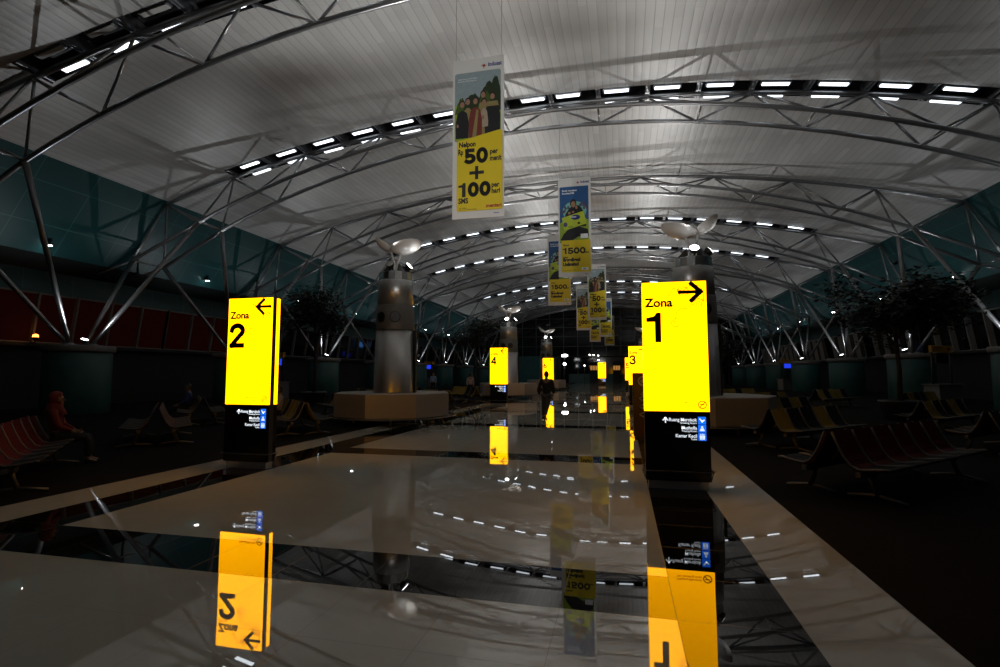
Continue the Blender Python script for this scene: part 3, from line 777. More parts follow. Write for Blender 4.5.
# ------------------------------------------------------------------ hanging banners
BW, BH = 1.36, 4.22
def bx(u): return (u - .5) * BW
def bzv(v): return (1 - v) * BH      # v from the top
def banner_proto(kind, label, loc):
    t = thing('hanging_banner', label, 'banner', loc, 0, 'hanging banners')
    bm = nb(); box(bm, -BW / 2, BW / 2, -.008, .008, 0, BH); obj('panel', bm, M['bwhite'], t)
    for x in (-.60, .62):
        bm = nb(); tube(bm, [(x, 0, BH - .03), (x, 0, 12.42 - loc[2])], .006, 5); obj('hanging_wire', bm, M['wire'], t)
    y = -.0085
    if kind == 50:
        mats = [M['p_sky'], M['p_treeg'], M['p_treed'], M['p_grass'], M['p_skin'], M['p_clothk'], M['p_clothr'], M['p_clothg'], M['p_clothw'], M['p_hair']]
        bm = nb()
        px0, px1, pt, pb = .04, .94, .085, .52
        flat(bm, rrect(bx(px0), bx(px1), bzv(pb), bzv(pt), .06), y, 0)
        r = random.Random(3)
        # lawn, hedge, tree crowns cut to the picture's edge
        flat(bm, [(bx(px0), bzv(pb) + .03), (bx(px1), bzv(pb) + .03), (bx(px1), bzv(.30)), (bx(px0), bzv(.29))], y - .001, 3)
        def crown(u0, u1, v0, mi, yo):
            n = 14; pts = [(bx(u0), bzv(.33))]
            pts = [(bx(u1), bzv(.345)), ]
            for k in range(n + 1):
                u = u1 + (u0 - u1) * k / n
                v = v0 + .10 * (2 * k / n - 1) ** 2 + r.uniform(-.008, .008)
                pts.append((bx(u), bzv(v)))
            pts.append((bx(u0), bzv(.345)))
            flat(bm, pts, yo, mi)
        crown(px0, .30, .245, 1, y - .002); crown(.20, .62, .225, 2, y - .0025); crown(.52, px1, .16, 2, y - .003); crown(.50, .78, .205, 1, y - .0035); crown(.74, px1, .125, 2, y - .004)
        def person(u, vh, w, cloth, sash, yo, hgt=.5):
            hr = .068
            flat(bm, [(bx(u - w), bzv(hgt)), (bx(u + w), bzv(hgt)), (bx(u + w * 1.05), bzv(vh + .12)), (bx(u + w * .75), bzv(vh + .058)), (bx(u + w * .2), bzv(vh + .04)), (bx(u - w * .2), bzv(vh + .04)), (bx(u - w * .75), bzv(vh + .058)), (bx(u - w * 1.05), bzv(vh + .12))], yo, cloth)
            flat(bm, oval(bx(u), bzv(vh) + .02, hr * 1.12, hr * 1.30, 12), yo - .001, 9)
            flat(bm, oval(bx(u), bzv(vh) - .012, hr * .86, hr * 1.18, 12), yo - .002, 4)
            if sash is not None:
                flat(bm, [(bx(u - w * .5), bzv(hgt)), (bx(u + w * .15), bzv(hgt)), (bx(u + w * .5), bzv(vh + .06)), (bx(u + .02), bzv(vh + .055))], yo - .003, sash)
        person(.60, .235, .10, 7, None, y - .005); person(.30, .270, .10, 7, None, y - .006); person(.78, .252, .145, 5, None, y - .007)
        flat(bm, [(bx(.66), bzv(.315)), (bx(.90), bzv(.315)), (bx(.88), bzv(.285)), (bx(.68), bzv(.285))], y - .0105, 7)
        person(.19, .285, .125, 5, None, y - .009); person(.62, .285, .075, 8, None, y - .011, .44); person(.45, .272, .125, 6, 7, y - .013)
        flat(bm, oval(bx(.10), bzv(.42), .03, .05, 8), y - .015, 4); flat(bm, oval(bx(.60), bzv(.38), .04, .06, 8), y - .015, 4)
        obj('family_picture', bm, mats, t)
        bm = nb(); add_text(bm, 'Lebih hemat untuk nelpon', bx(.10), bzv(.128), .05, y - .001); add_text(bm, 'dan kirim SMS setiap hari', bx(.10), bzv(.142), .05, y - .001)
        obj('caption_lettering', bm, M['bwhiteink'], t)
        bm = nb(); flat(bm, rrect(bx(.09), bx(.975), bzv(.955), bzv(.515), .07, dz=.20), y - .016); yp = obj('yellow_panel', bm, M['byellow'], t)
        bm = nb(); yy = y - .0185
        bm = nb(); add_text(bm, 'Nelpon', bx(.13), bzv(.556), .185, yy, bold=.008, sx=.80); obj('lettering_line', bm, M['bblack'], yp)
        bm = nb(); add_text(bm, 'Rp', bx(.115), bzv(.603), .20, yy, bold=.008, sx=.62); obj('lettering_line', bm, M['bblack'], yp)
        bm = nb(); add_text(bm, 'per', bx(.735), bzv(.612), .185, yy, bold=.007, sx=.80); obj('lettering_line', bm, M['bblack'], yp)
        bm = nb(); add_text(bm, 'menit', bx(.735), bzv(.655), .19, yy, bold=.007, sx=.68); obj('lettering_line', bm, M['bblack'], yp)
        bm = nb(); add_text(bm, 'per', bx(.765), bzv(.818), .18, yy, bold=.007, sx=.80); obj('lettering_line', bm, M['bblack'], yp)
        bm = nb(); add_text(bm, 'hari', bx(.765), bzv(.855), .18, yy, bold=.007, sx=.80); obj('lettering_line', bm, M['bblack'], yp)
        bm = nb(); add_text(bm, 'SMS', bx(.125), bzv(.906), .19, yy, bold=.008, sx=.80); obj('lettering_line', bm, M['bblack'], yp)
        bm = nb(); add_text(bm, 'Info lengkap', bx(.14), bzv(.938), .04, yy); obj('lettering_line', bm, M['bblack'], yp)
        bm = nb(); add_text(bm, 'Syarat dan ketentuan berlaku', bx(.14), bzv(.948), .04, yy); obj('lettering_line', bm, M['bblack'], yp)
        bm = nb(); big_number(bm, '50', bx(.235), bzv(.663), .395, .30, .098, .025, yy)
        cx, cz = bx(.48), bzv(.722)
        ribbon(bm, [(cx - .15, cz), (cx + .15, cz)], .085, yy); ribbon(bm, [(cx, cz - .13), (cx, cz + .13)], .085, yy)
        big_number(bm, '100', bx(.115), bzv(.868), .37, .285, .096, .022, yy); obj('number', bm, M['bblack'], yp)
        bm = nb(); add_text(bm, 'mentari', bx(.66), bzv(.940), .13, yy, bold=.005); obj('red_lettering', bm, M['bred'], yp)
    else:
        mats = [M['p_skyblue'], M['p_skypale'], M['p_purple'], M['p_lime'], M['p_skin'], M['p_clothk'], M['p_navy'], M['p_hair'], M['p_grass'], M['bwhiteink']]
        bm = nb()
        px0, px1, pt, pb = .045, .93, .09, .66
        flat(bm, rrect(bx(px0), bx(px1), bzv(pb), bzv(pt), .03), y, 0)
        flat(bm, oval(bx(.5), bzv(.34), .50, .42, 20), y - .001, 1)
        r = random.Random(5)
        for u, v, s_ in ((.14, .33, .12), (.26, .30, .10), (.74, .28, .12), (.84, .31, .11), (.66, .33, .09), (.35, .34, .09)):
            for q in range(5):
                a = r.uniform(0, 6.3); flat(bm, oval(bx(u) + .07 * math.cos(a), bzv(v) + .07 * math.sin(a), s_ * .55, s_ * .5, 7, a), y - .0015 - q * .0002, 2)
        flat(bm, [(bx(px0), bzv(pb)), (bx(px1), bzv(pb)), (bx(px1), bzv(.44)), (bx(.7), bzv(.39)), (bx(.3), bzv(.41)), (bx(px0), bzv(.46))], y - .003, 8)
        # seated woman in a dark jacket
        flat(bm, [(bx(.06), bzv(.63)), (bx(.16), bzv(.57)), (bx(.38), bzv(.50)), (bx(.64), bzv(.50)), (bx(.90), bzv(.53)), (bx(.93), bzv(.60)), (bx(.62), bzv(.60)), (bx(.40), bzv(.64))], y - .004, 5)
        flat(bm, [(bx(.16), bzv(.50)), (bx(.86), bzv(.50)), (bx(.80), bzv(.36)), (bx(.66), bzv(.29)), (bx(.50), bzv(.275)), (bx(.34), bzv(.31)), (bx(.22), bzv(.37))], y - .005, 5)
        flat(bm, oval(bx(.46), bzv(.262), .135, .18, 14), y - .006, 7); flat(bm, oval(bx(.465), bzv(.272), .098, .13, 14), y - .007, 4)
        flat(bm, oval(bx(.56), bzv(.305), .05, .085, 10), y - .008, 4); flat(bm, oval(bx(.34), bzv(.36), .06, .055, 10), y - .0115, 4); flat(bm, oval(bx(.46), bzv(.35), .05, .05, 10), y - .0115, 4)
        # big lime pack held across the lap
        flat(bm, [(bx(.18), bzv(.535)), (bx(.86), bzv(.475)), (bx(.78), bzv(.345)), (bx(.11), bzv(.405))], y - .009, 3)
        flat(bm, oval(bx(.53), bzv(.405), .19, .11, 18, .2), y - .010, 6); flat(bm, oval(bx(.22), bzv(.475), .09, .10, 12), y - .010, 2)
        flat(bm, oval(bx(.63), bzv(.465), .06, .05, 10), y - .010, 5); flat(bm, oval(bx(.38), bzv(.50), .11, .06, 10), y - .010, 8)
        flat(bm, [(bx(.68), bzv(.62)), (bx(.90), bzv(.62)), (bx(.90), bzv(.575)), (bx(.68), bzv(.575))], y - .0085, 9)
        obj('woman_picture', bm, mats, t)
        bm = nb(); add_text(bm, 'Mudah mengakses', bx(.12), bzv(.138), .105, y - .0125, bold=.002, sx=.80); add_text(bm, 'Broadband IM2', bx(.12), bzv(.166), .105, y - .0125, bold=.002, sx=.80)
        add_text(bm, 'indosat', bx(.38), bzv(.407), .10, y - .0125, bold=.002, sx=.8)
        obj('caption_lettering', bm, M['bwhiteink'], t)
        bm = nb(); flat(bm, rrect(bx(.095), bx(.975), bzv(.955), bzv(.635), .06), y - .014); yp = obj('yellow_panel', bm, M['byellow'], t)
        bm = nb(); yy = y - .0165
        bm = nb(); add_text(bm, 'Hanya', bx(.14), bzv(.69), .10, yy, bold=.004); obj('lettering_line', bm, M['bblack'], yp)
        bm = nb(); add_text(bm, '/jam', bx(.80), bzv(.768), .10, yy, bold=.004); obj('lettering_line', bm, M['bblack'], yp)
        bm = nb(); add_text(bm, 'Paket', bx(.14), bzv(.812), .09, yy, bold=.004); obj('lettering_line', bm, M['bblack'], yp)
        bm = nb(); add_text(bm, 'Broadband', bx(.135), bzv(.845), .19, yy, bold=.014, sx=.86); obj('lettering_line', bm, M['bblack'], yp)
        bm = nb(); add_text(bm, 'Unlimited', bx(.135), bzv(.890), .19, yy, bold=.014, sx=.86); obj('lettering_line', bm, M['bblack'], yp)
        bm = nb(); add_text(bm, 'Syarat dan ketentuan berlaku', bx(.14), bzv(.938), .045, yy); obj('lettering_line', bm, M['bblack'], yp)
        bm = nb(); big_number(bm, '1500', bx(.12), bzv(.772), .265, .235, .066, .016, yy); obj('number', bm, M['bblack'], yp)
        bm = nb(); flat(bm, [(bx(.70), bzv(.937)), (bx(.90), bzv(.937)), (bx(.90), bzv(.912)), (bx(.70), bzv(.912))], yy); add_text(bm, 'IM2', bx(.74), bzv(.933), .09, yy - .001, bold=.002, mi=1)
        obj('small_logo', bm, [M['bwhiteink'], M['bblue']], yp)
    # emblem and company word, top right
    bm = nb(); cx, cz = bx(.61), bzv(.052)
    for k in range(8):
        a = PI / 4 * k; l_ = .085 if k % 2 == 0 else .06
        flat(bm, [(cx + .02 * math.cos(a + 1.57), cz + .02 * math.sin(a + 1.57)), (cx - .02 * math.cos(a + 1.57), cz - .02 * math.sin(a + 1.57)), (cx + l_ * math.cos(a), cz + l_ * math.sin(a))], y - .0005 * k / 8, [0, 1, 2][k % 3])
    flat(bm, oval(cx, cz, .034, .034, 10), y - .001, 0)
    obj('emblem', bm, [M['bred'], M['bblue'], M['byellow']], t)
    bm = nb(); add_text(bm, 'indosat', bx(.69), bzv(.060), .155, y, bold=.005, sx=.80); add_text(bm, 'indosat', bx(.80), bzv(.978), .05, y, bold=.001); obj('company_lettering', bm, M['bblue'], t)
    return t
BZ = 5.64
spots = [(50, -3.50, 12.4), (1500, -1.86, 21.5), (1500, -3.56, 30.4), (50, -1.80, 39.4), (50, -3.44, 48.5), (1500, -1.75, 57.5), (1500, -3.33, 66.5), (50, -1.78, 75.5)]
blabs = ['large yellow and white family banner with 50 + 100, nearest of all the hanging banners',
         'blue and yellow banner of a seated woman with 1500, foremost of its kind',
         'blue and yellow 1500 banner half hidden behind the foremost woman banner',
         'small family banner with 50 + 100, in full view below the middle of the row',
         'small family banner with 50 + 100, partly hidden behind the one to its right',
         'tiny 1500 banner low in the far cluster, in front of the last banner',
         'tiny 1500 banner lowest on the left of the far cluster',
         'farthest and lowest tiny 50 + 100 banner at the right of the cluster']
protos = {}
for (kd, x, y), lb in zip(spots, blabs):
    loc = (x, y, 5.54 if y < 13 else BZ)
    if kd not in protos: protos[kd] = banner_proto(kd, lb, loc)
    else: dup(protos[kd], loc, 0, lb, 'hanging banners')

# ------------------------------------------------------------------ beam seating
PROF = [(-.045, .86), (-.09, .74), (-.17, .56), (-.25, .45), (-.33, .415), (-.45, .425), (-.64, .455), (-.68, .45)]
PW = .54
def shell_mesh(name, m, prof, lines):
    bm = nb()
    dn = [(y + .012, z - .028) for y, z in prof]
    prism(bm, prof + dn[::-1], 'x', -.232, .232)
    for y, z in lines: box(bm, -.222, .222, y - .010, y + .004, z - .006, z + .003)     # welts sewn across
    return mesh(bm, name, m)
BACK = {c: shell_mesh('backrest', M[n], PROF[:5], ((-.117, .68), (-.21, .505))) for c, n in (('y', 'yellowseat'), ('k', 'blackseat'), ('r', 'redseat'))}
PAN = shell_mesh('seat', M['blackseat'], PROF[4:], ((-.55, .442),))
bm = nb(); tube(bm, [(0, y, z) for y, z in PROF], .016, 6); frame_me = mesh(bm, 'side_frame', M['alu'])
bm = nb(); tube(bm, [(0, -.33, .37), (0, -.36, .22), (0, -.42, .06)], .035, 8)
tube(bm, [(0, -.74, .022), (0, -.55, .055), (0, -.42, .075), (0, -.25, .06), (0, -.06, .026)], .024, 8)
sphere(bm, (0, -.36, .33), .06, 10); leg_me = mesh(bm, 'leg', M['alu'])
nbench = 0
def bench(loc, rotz, cols, label, double=True):
    t = thing('beam_bench', label, 'bench', (loc[0], loc[1], .006), rotz, 'beam benches in the waiting areas')
    n = len(cols); L_ = n * PW
    for sd in ((0, 1) if double else (0,)):
        rz = PI * sd
        for i, c in enumerate(cols):
            x = (-L_ / 2 + PW * (i + .5)) * (1 if sd == 0 else -1)
            obj('backrest', BACK[c], None, t, (x, 0, 0), (0, 0, rz)); obj('seat', PAN, None, t, (x, 0, 0), (0, 0, rz))
        for i in range(n + 1):
            obj('side_frame', frame_me, None, t, (-L_ / 2 + PW * i, 0, 0), (0, 0, rz))
        for x in (-L_ / 2 + .30, L_ / 2 - .30):
            obj('leg', leg_me, None, t, (x, 0, 0), (0, 0, rz))
        bm = nb(); sg = -1 if sd == 0 else 1
        box(bm, -L_ / 2, L_ / 2, sg * .33 - .035, sg * .33 + .035, .31, .375, bev=.01); obj('beam', bm, M['alu'], t)
    return t
A45 = PI / 4
mir = lambda p: (2 * X0 - p[0], p[1])
RB_ = [((3.75, 8.85), 'rrrrrr', 'dark red double bench nearest on the right, in front of the ochre and black one'),
       ((3.95, 13.1), 'ykkyk', 'ochre and black double bench behind the red bench, right of the Zona 1 sign'),
       ((7.9, 13.2), 'kyykk', 'ochre and black double bench at the right edge, behind the dark red bench'),
       ((4.9, 18.2), 'yykyk', 'double bench with ochre seats, second behind the red bench on the right'),
       ((8.9, 17.6), 'ykkyk', 'black and ochre double bench below the large tree on the right'),
       ((5.6, 23.2), 'yyyky', 'double bench with mostly ochre seats, third behind the red bench on the right'),
       ((12.0, 25.2), 'ykkyy', 'distant double bench on the right, below the bright uplight'),
       ((5.6, 28.5), 'yykyy', 'distant double bench right of the second right column'),
       ((9.8, 28.5), 'ykyyk', 'distant double bench at the foot of the right drums')]
LB_ = [((-9.2, 6.1), 'rrrrrr', 'dark red double bench with the red hooded person, nearest on the left'),
       ((-8.95, 13.0), 'ykyyk', 'ochre and black double bench seen end-on behind the Zona 2 sign'),
       ((-11.0, 10.5), 'rrrrr', 'dark red double bench in the gloom left of the Zona 2 sign'),
       ((-13.6, 14.6), 'ykkyk', 'black and ochre double bench far left behind the dark red benches'),
       ((-10.4, 18.0), 'kykyk', 'ochre and black double bench right of the Zona 2 sign, before the left tree'),
       ((-14.4, 19.4), 'ykkyk', 'black and ochre double bench beside the left tree planter'),
       ((-8.7, 23.6), 'yyyky', 'double bench with ochre seats right behind the nearest left column'),
       ((-12.9, 24.6), 'ykkyy', 'distant black and ochre bench left of the nearest left column'),
       ((-8.9, 29.0), 'yyykk', 'distant ochre bench between the nearest left column and the number 4 sign'),
       ((-12.8, 30.2), 'kyyky', 'distant bench farthest back on the left by the drums')]
for p, c, lb in RB_: bench(p, A45, c, lb)
for p, c, lb in LB_: bench(p, -A45, c, lb)

# ------------------------------------------------------------------ trees in planters
def tree(loc, cz, rx, rz, n, seed, label):
    r = random.Random(seed)
    t = thing('potted_tree', label, 'tree', loc, 0, 'indoor trees')
    bm = nb(); lathe(bm, [(.45, .006), (.50, .03), (.62, .62), (.66, .66), (.62, .70), (.56, .66), (.52, .60)], 20); obj('planter', bm, M['pot'], t)
    bm = nb(); tube(bm, [(0, 0, .55), (.04, .02, cz * .45), (-.05, .03, cz - rz * .2), (.0, .0, cz + rz * .4)], .10, 8, r2=.03)
    tips = []
    for k in range(16):
        a = r.uniform(0, 2 * PI); z0 = cz - rz * .65 + rz * .9 * r.random()
        e = r.uniform(.45, .95)
        tip = Vector((math.cos(a) * rx * e, math.sin(a) * rx * e, cz + rz * r.uniform(-.5, .8) * math.sqrt(1 - e * e * .6)))
        mid = Vector((tip.x * .5, tip.y * .5, (z0 + tip.z) / 2 + .15))
        tube(bm, [(0, 0, z0), mid, tip], .035, 5, r2=.01); tips += [tip, mid, (tip + mid) / 2]
    obj('trunk', bm, M['bark'], t)
    bm = nb()
    for k in range(n):
        c = r.choice(tips)
        d = Vector((r.gauss(0, 1), r.gauss(0, 1), r.gauss(0, .7))); p = c + d * rx * .17
        p.x = max(-rx, min(rx, p.x)); p.y = max(-rx, min(rx, p.y)); p.z = max(cz - rz, min(cz + rz, p.z))
        L_ = r.uniform(.15, .30); w = L_ * .24
        a = r.uniform(0, 2 * PI); ux = Vector((math.cos(a), math.sin(a), r.uniform(-.7, .3))).normalized()
        uy = ux.cross(Vector((r.gauss(0, .4), r.gauss(0, .4), 1))).normalized()
        nz_ = ux.cross(uy)
        v = [bm.verts.new(q) for q in (p, p + ux * L_ * .5 + uy * w + nz_ * .012, p + ux * L_ - nz_ * .03, p + ux * L_ * .5 - uy * w + nz_ * .012)]
        bm.faces.new((v[0], v[1], v[2])); bm.faces.new((v[0], v[2], v[3]))
    obj('foliage', bm, M['leaf'], t)
    return t
tree((9.4, 21.0, 0), 3.95, 2.35, 1.75, 5200, 1, 'large dark leafy tree in a planter on the right')
tree((-15.5, 24.0, 0), 4.55, 1.85, 1.9, 3400, 2, 'dark leafy tree in a planter right of the Zona 2 sign')
tree((5.3, 28.6 + 2.2, 0), 2.95, 1.45, 1.25, 2000, 3, 'smaller dark tree beside the Zona 1 sign')
tree((-10.6, 37.0, 0), 4.6, 1.7, 2.0, 2200, 4, 'far dark tree between the nearest left column and the number 4 sign')

# ------------------------------------------------------------------ gate counters along the side walls
def gate(loc, rotz, label, lit=True):
    t = thing('gate_sign', label, 'sign', loc, rotz, 'gate signs with monitors')
    bm = nb(); tube(bm, [(-.75, 0, 0.006), (-.75, 0, 3.0)], .05, 8); obj('post', bm, M['blackmetal'], t)
    bm = nb(); tube(bm, [(.75, 0, 0.006), (.75, 0, 3.0)], .05, 8); obj('post', bm, M['blackmetal'], t)
    bm = nb(); box(bm, -.82, .82, -.07, .07, 2.68, 3.02, bev=.01); b = obj('amber_board', bm, M['gatesign'], t)
    bm = nb(); ribbon(bm, [(.35, 2.85), (.62, 2.85)], .05, -.071); ribbon(bm, [(.5, 2.95), (.63, 2.85), (.5, 2.75)], .05, -.071)
    for k in range(4): ribbon(bm, [(-.65 + .2 * k, 2.78), (-.65 + .2 * k, 2.92), (-.52 + .2 * k, 2.92)], .03, -.071)
    obj('board_marks', bm, M['signtext'], b)
    bm = nb(); box(bm, -.46, .46, -.06, .04, 2.12, 2.66, bev=.01); sc_ = obj('monitor', bm, M['blackmetal'], t)
    bm = nb(); box(bm, -.42, .42, -.064, -.061, 2.17, 2.61); obj('screen', bm, M['screen'] if lit else M['blackgloss'], sc_)
    bm = nb(); box(bm, -.9, .9, -.35, .35, 0.006, 1.05, bev=.02); box(bm, -.98, .98, -.42, .42, 1.05, 1.10, bev=.01); obj('counter', bm, M['grey'], t)
    return t
gates = [(-22.2, 30.5, -.75, 'amber gate sign with a blue monitor right of the Zona 2 sign'),
         (-21.9, 57.0, -.55, 'far amber gate sign with a blue monitor right of the nearest left column'),
         (15.6, 30.6, .6, 'dim amber gate sign at the right edge, below the tree'),
         (15.9, 57.0, .5, 'tiny far gate sign with a blue monitor right of the Zona 1 sign')]
for x, y, rz, lb in gates: gate((x, y, .006), rz, lb, 'dim' not in lb)

# posters against the dark left wall
bm = nb(); box(bm, -.5, .5, -.03, .03, .0, 1.5, bev=.01)
t = thing('poster_stand', 'narrow poster stand with orange stripes against the dark left wall', 'poster', (-23.7, 19.3, .006), -.9)
bm = nb(); box(bm, -.55, .55, -.04, .04, .95, 2.45, bev=.01); pf = obj('frame', bm, M['grey'], t)
bm = nb(); tube(bm, [(0, 0, 0), (0, 0, .95)], .05, 8); lathe(bm, [(.3, 0), (.3, .03), (.05, .05)], 16); obj('foot', bm, M['blackmetal'], t)
bm = nb()
for q, (u0, u1, mi) in enumerate(((-.50, -.12, 0), (-.12, .12, 1), (.12, .28, 2), (.28, .50, 1))): flat(bm, [(u0, 1.0), (u1, 1.0), (u1, 2.4), (u0, 2.4)], -.041, mi)
flat(bm, [(-.45, 1.05), (-.15, 1.05), (-.15, 1.35), (-.45, 1.35)], -.043, 3)
obj('poster', bm, [M['grey'], M['gatesign'], M['cream'], M['p_navy']], pf)

# orange wall lamp at the red windows
t = thing('wall_lamp', 'small orange glowing wall lamp at the red windows far left', 'lamp', (X0 - 23.75, 18.5, 3.28))
bm = nb(); lathe(bm, [(.03, -.12), (.12, -.10), (.13, .02), (.10, .04)], 14); obj('shade', bm, M['blackmetal'], t)
bm = nb(); lathe(bm, [(.02, .18), (.10, .14), (.12, .04)], 14); obj('glass', bm, M['orange'], t)
bm = nb(); tube(bm, [(0, 0, -.1), (0, 0, -.2), (-.25, 0, -.2)], .02, 6); obj('bracket', bm, M['blackmetal'], t)
l = bpy.data.lights.new('wall_lamp_glow', 'POINT'); l.energy = 3.5; l.color = (1, .3, .06); l.shadow_soft_size = .1
o = bpy.data.objects.new('wall_lamp_glow', l); C.objects.link(o); o.location = (X0 - 23.6, 18.5, 3.55)

# dark red drinks cabinet behind the Zona 1 sign
t = thing('drinks_cabinet', 'narrow dark red cabinet with pale script, behind the left edge of the Zona 1 sign', 'cabinet', (.53, 13.6, 0))
bm = nb(); box(bm, -.30, .30, -.28, .28, .08, 1.64, bev=.02); obj('body', bm, M['dkred'], t)
bm = nb(); box(bm, -.27, .27, -.25, .25, 0, .08); obj('plinth', bm, M['blackmetal'], t)
bm = nb(); box(bm, -.27, .27, -.292, -.281, .14, 1.60, bev=.003); dd = obj('door', bm, M['dkred'], t)
bm = nb()
pts = [(-.06 + .085 * math.sin(k * .9), 1.16 - k * .028) for k in range(22)]
ribbon(bm, pts, .032, -.293); ribbon(bm, [(-.10, 1.12), (.02, 1.05), (-.10, .95)], .025, -.293)
obj('script', bm, M['cream'], dd)
bm = nb(); flat(bm, oval(-.05, 1.44, .13, .13, 20), -.293); ribbon(bm, oval(-.05, 1.44, .085, .06, 14), .02, -.295, 1); obj('round_emblem', bm, [M['cream'], M['dkred']], dd)
bm = nb(); tube(bm, [(.22, -.293, .7), (.22, -.33, .72), (.22, -.33, 1.1), (.22, -.293, 1.12)], .012, 6); obj('handle', bm, M['alu'], dd)

# ------------------------------------------------------------------ far end of the hall
bm = nb(); box(bm, X0 - 23.5, -11.6, 86.5, 93.4, 0, 4.55); struct('wall_far_room_left', bm, M['tealflat'], 'teal room front standing at the far left end of the hall')
bm = nb(); box(bm, -9.3, X0 + 19, 92.0, 92.4, 0, 1.6); struct('wall_far_parapet', bm, M['tealflat'], 'low teal wall across the far end')
bm = nb(); box(bm, -11.0, X0 + 19, 92.5, 92.7, 4.5, 4.75); struct('trim_3', bm, M['dark'], 'dark floor edge across the end glazing')
def shop(x0, x1, label):
    t = thing('shop_booth', label, 'shop', ((x0 + x1) / 2, 91.2, 0), 0, 'lit booths at the far end')
    w = (x1 - x0) / 2
    bm = nb(); box(bm, -w, w, -.05, .6, 0, 1.5); obj('counter', bm, M['dark'], t)
    bm = nb(); box(bm, -w, w, .55, .6, 1.5, 3.4); box(bm, -w, w, -.1, .6, 3.3, 3.6); obj('hood', bm, M['dark'], t)
    bm = nb()
    for k in range(3): box(bm, -w + .1 + k * (2 * w - .2) / 3, -w + .02 + (k + 1) * (2 * w - .2) / 3, .49, .53, 2.25, 3.0)
    obj('lit_panel', bm, M['shop'], t)
    return t
shop(-5.6, -4.1, 'amber lit booth at the far end left of the small far sign')
shop(-1.7, -.3, 'amber lit booth at the far end right of the small far sign')
shop(.9, 2.4, 'amber lit booth at the far end left of the number 5 sign')
def far_lamp(loc, r, label, two=False):
    t = thing('pole_lamp', label, 'lamp', (loc[0], loc[1], 0), 0, 'lamps at the far end')
    bm = nb(); tube(bm, [(0, .1, 0), (0, .1, loc[2] - r)], .05, 8); lathe(bm, [(.3, 0), (.3, .04), (.05, .06)], 14, center=(0, .1, 0)); obj('pole', bm, M['blackmetal'], t)
    bm = nb(); sphere(bm, (0, 0, loc[2]), r, 14); obj('globe', bm, M['flood'], t)
    if two:
        bm = nb(); lathe(bm, [(r * 2.1, loc[2] + 1.15), (r * 2.1, loc[2] + 1.35), (r * 1.2, loc[2] + 1.5)], 18); obj('disc', bm, M['flood'], t)
        bm = nb(); tube(bm, [(0, .1, loc[2]), (0, .1, loc[2] + 1.2)], .04, 6); obj('pole', bm, M['blackmetal'], t)
    return t
far_lamp((-8.9, 82, 3.15), .235, 'brightest white lamp at the far end, disc above a globe', True)
far_lamp((-6.1, 86, 2.95), .10, 'small white lamp at the far end right of the brightest lamp')
bm = nb(); tube(bm, [(0, .04, .0), (0, .04, 3.0)], .05, 8)
t = thing('blue_screen_stand', 'tiny blue screen on a post by the far teal room', 'screen', (-11.4, 80, 0))
obj('post', bm, M['blackmetal'], t)
bm = nb(); box(bm, -.55, .55, -.06, .02, 1.5, 2.35, bev=.02); q_ = obj('monitor', bm, M['blackmetal'], t)
bm = nb(); box(bm, -.5, .5, -.066, -.061, 1.55, 2.3); obj('lit_screen', bm, mat('lit_pale_blue_screen', (.1, .3, .8), .3, emit=(.10, .35, 1.), strength=3.), q_)
for k, (x, z) in enumerate(((-5.6, 5.0), (-4.95, 4.95), (-4.15, 4.85), (-4.12, 4.1))):
    t = thing('ceiling_spot', ['white spot lamp hung before the far glazing, leftmost of four', 'white spot lamp hung before the far glazing, second of four from the left',
                              'white spot lamp before the far glazing above the small far sign', 'lower white spot lamp before the far glazing above the small far sign'][k], 'lamp', (x, 92.3, z), 0, 'spot lamps before the far glazing')
    bm = nb(); lathe(bm, [(.05, .16), (.14, .10), (.16, -.05)], 12); tube(bm, [(0, 0, .1), (0, .2, .1), (0, 1.15, .1)], .03, 6); obj('can', bm, M['blackmetal'], t)
    bm = nb(); lathe(bm, [(.12, -.05), (.10, -.10), (.02, -.12)], 12); obj('glass', bm, M['spotglass'], t)

# ------------------------------------------------------------------ people
def skin_mesh(nodes, edges, m, sub=1, name='body'):
    """nodes: name -> (pos, radius or (rx, ry)); first node is the root"""
    names = list(nodes); idx = {n: i for i, n in enumerate(names)}
    me = bpy.data.meshes.new(name)
    me.from_pydata([nodes[n][0] for n in names], [(idx[a], idx[b]) for a, b in edges], [])
    o = bpy.data.objects.new(name, me); C.objects.link(o)
    md = o.modifiers.new('Skin', 'SKIN'); md.use_smooth_shade = True
    sv = me.skin_vertices[0].data
    for i, n in enumerate(names):
        r = nodes[n][1]; sv[i].radius = r if isinstance(r, tuple) else (r, r); sv[i].use_root = (i == 0)
    if sub:
        s_ = o.modifiers.new('Subdivision', 'SUBSURF'); s_.levels = sub; s_.render_levels = sub
    bpy.context.view_layer.update()
    res = bpy.data.meshes.new_from_object(o.evaluated_get(bpy.context.evaluated_depsgraph_get()))
    bpy.data.objects.remove(o); bpy.data.meshes.remove(me)
    res.materials.clear(); res.materials.append(m)
    for p in res.polygons: p.use_smooth = True
    return res

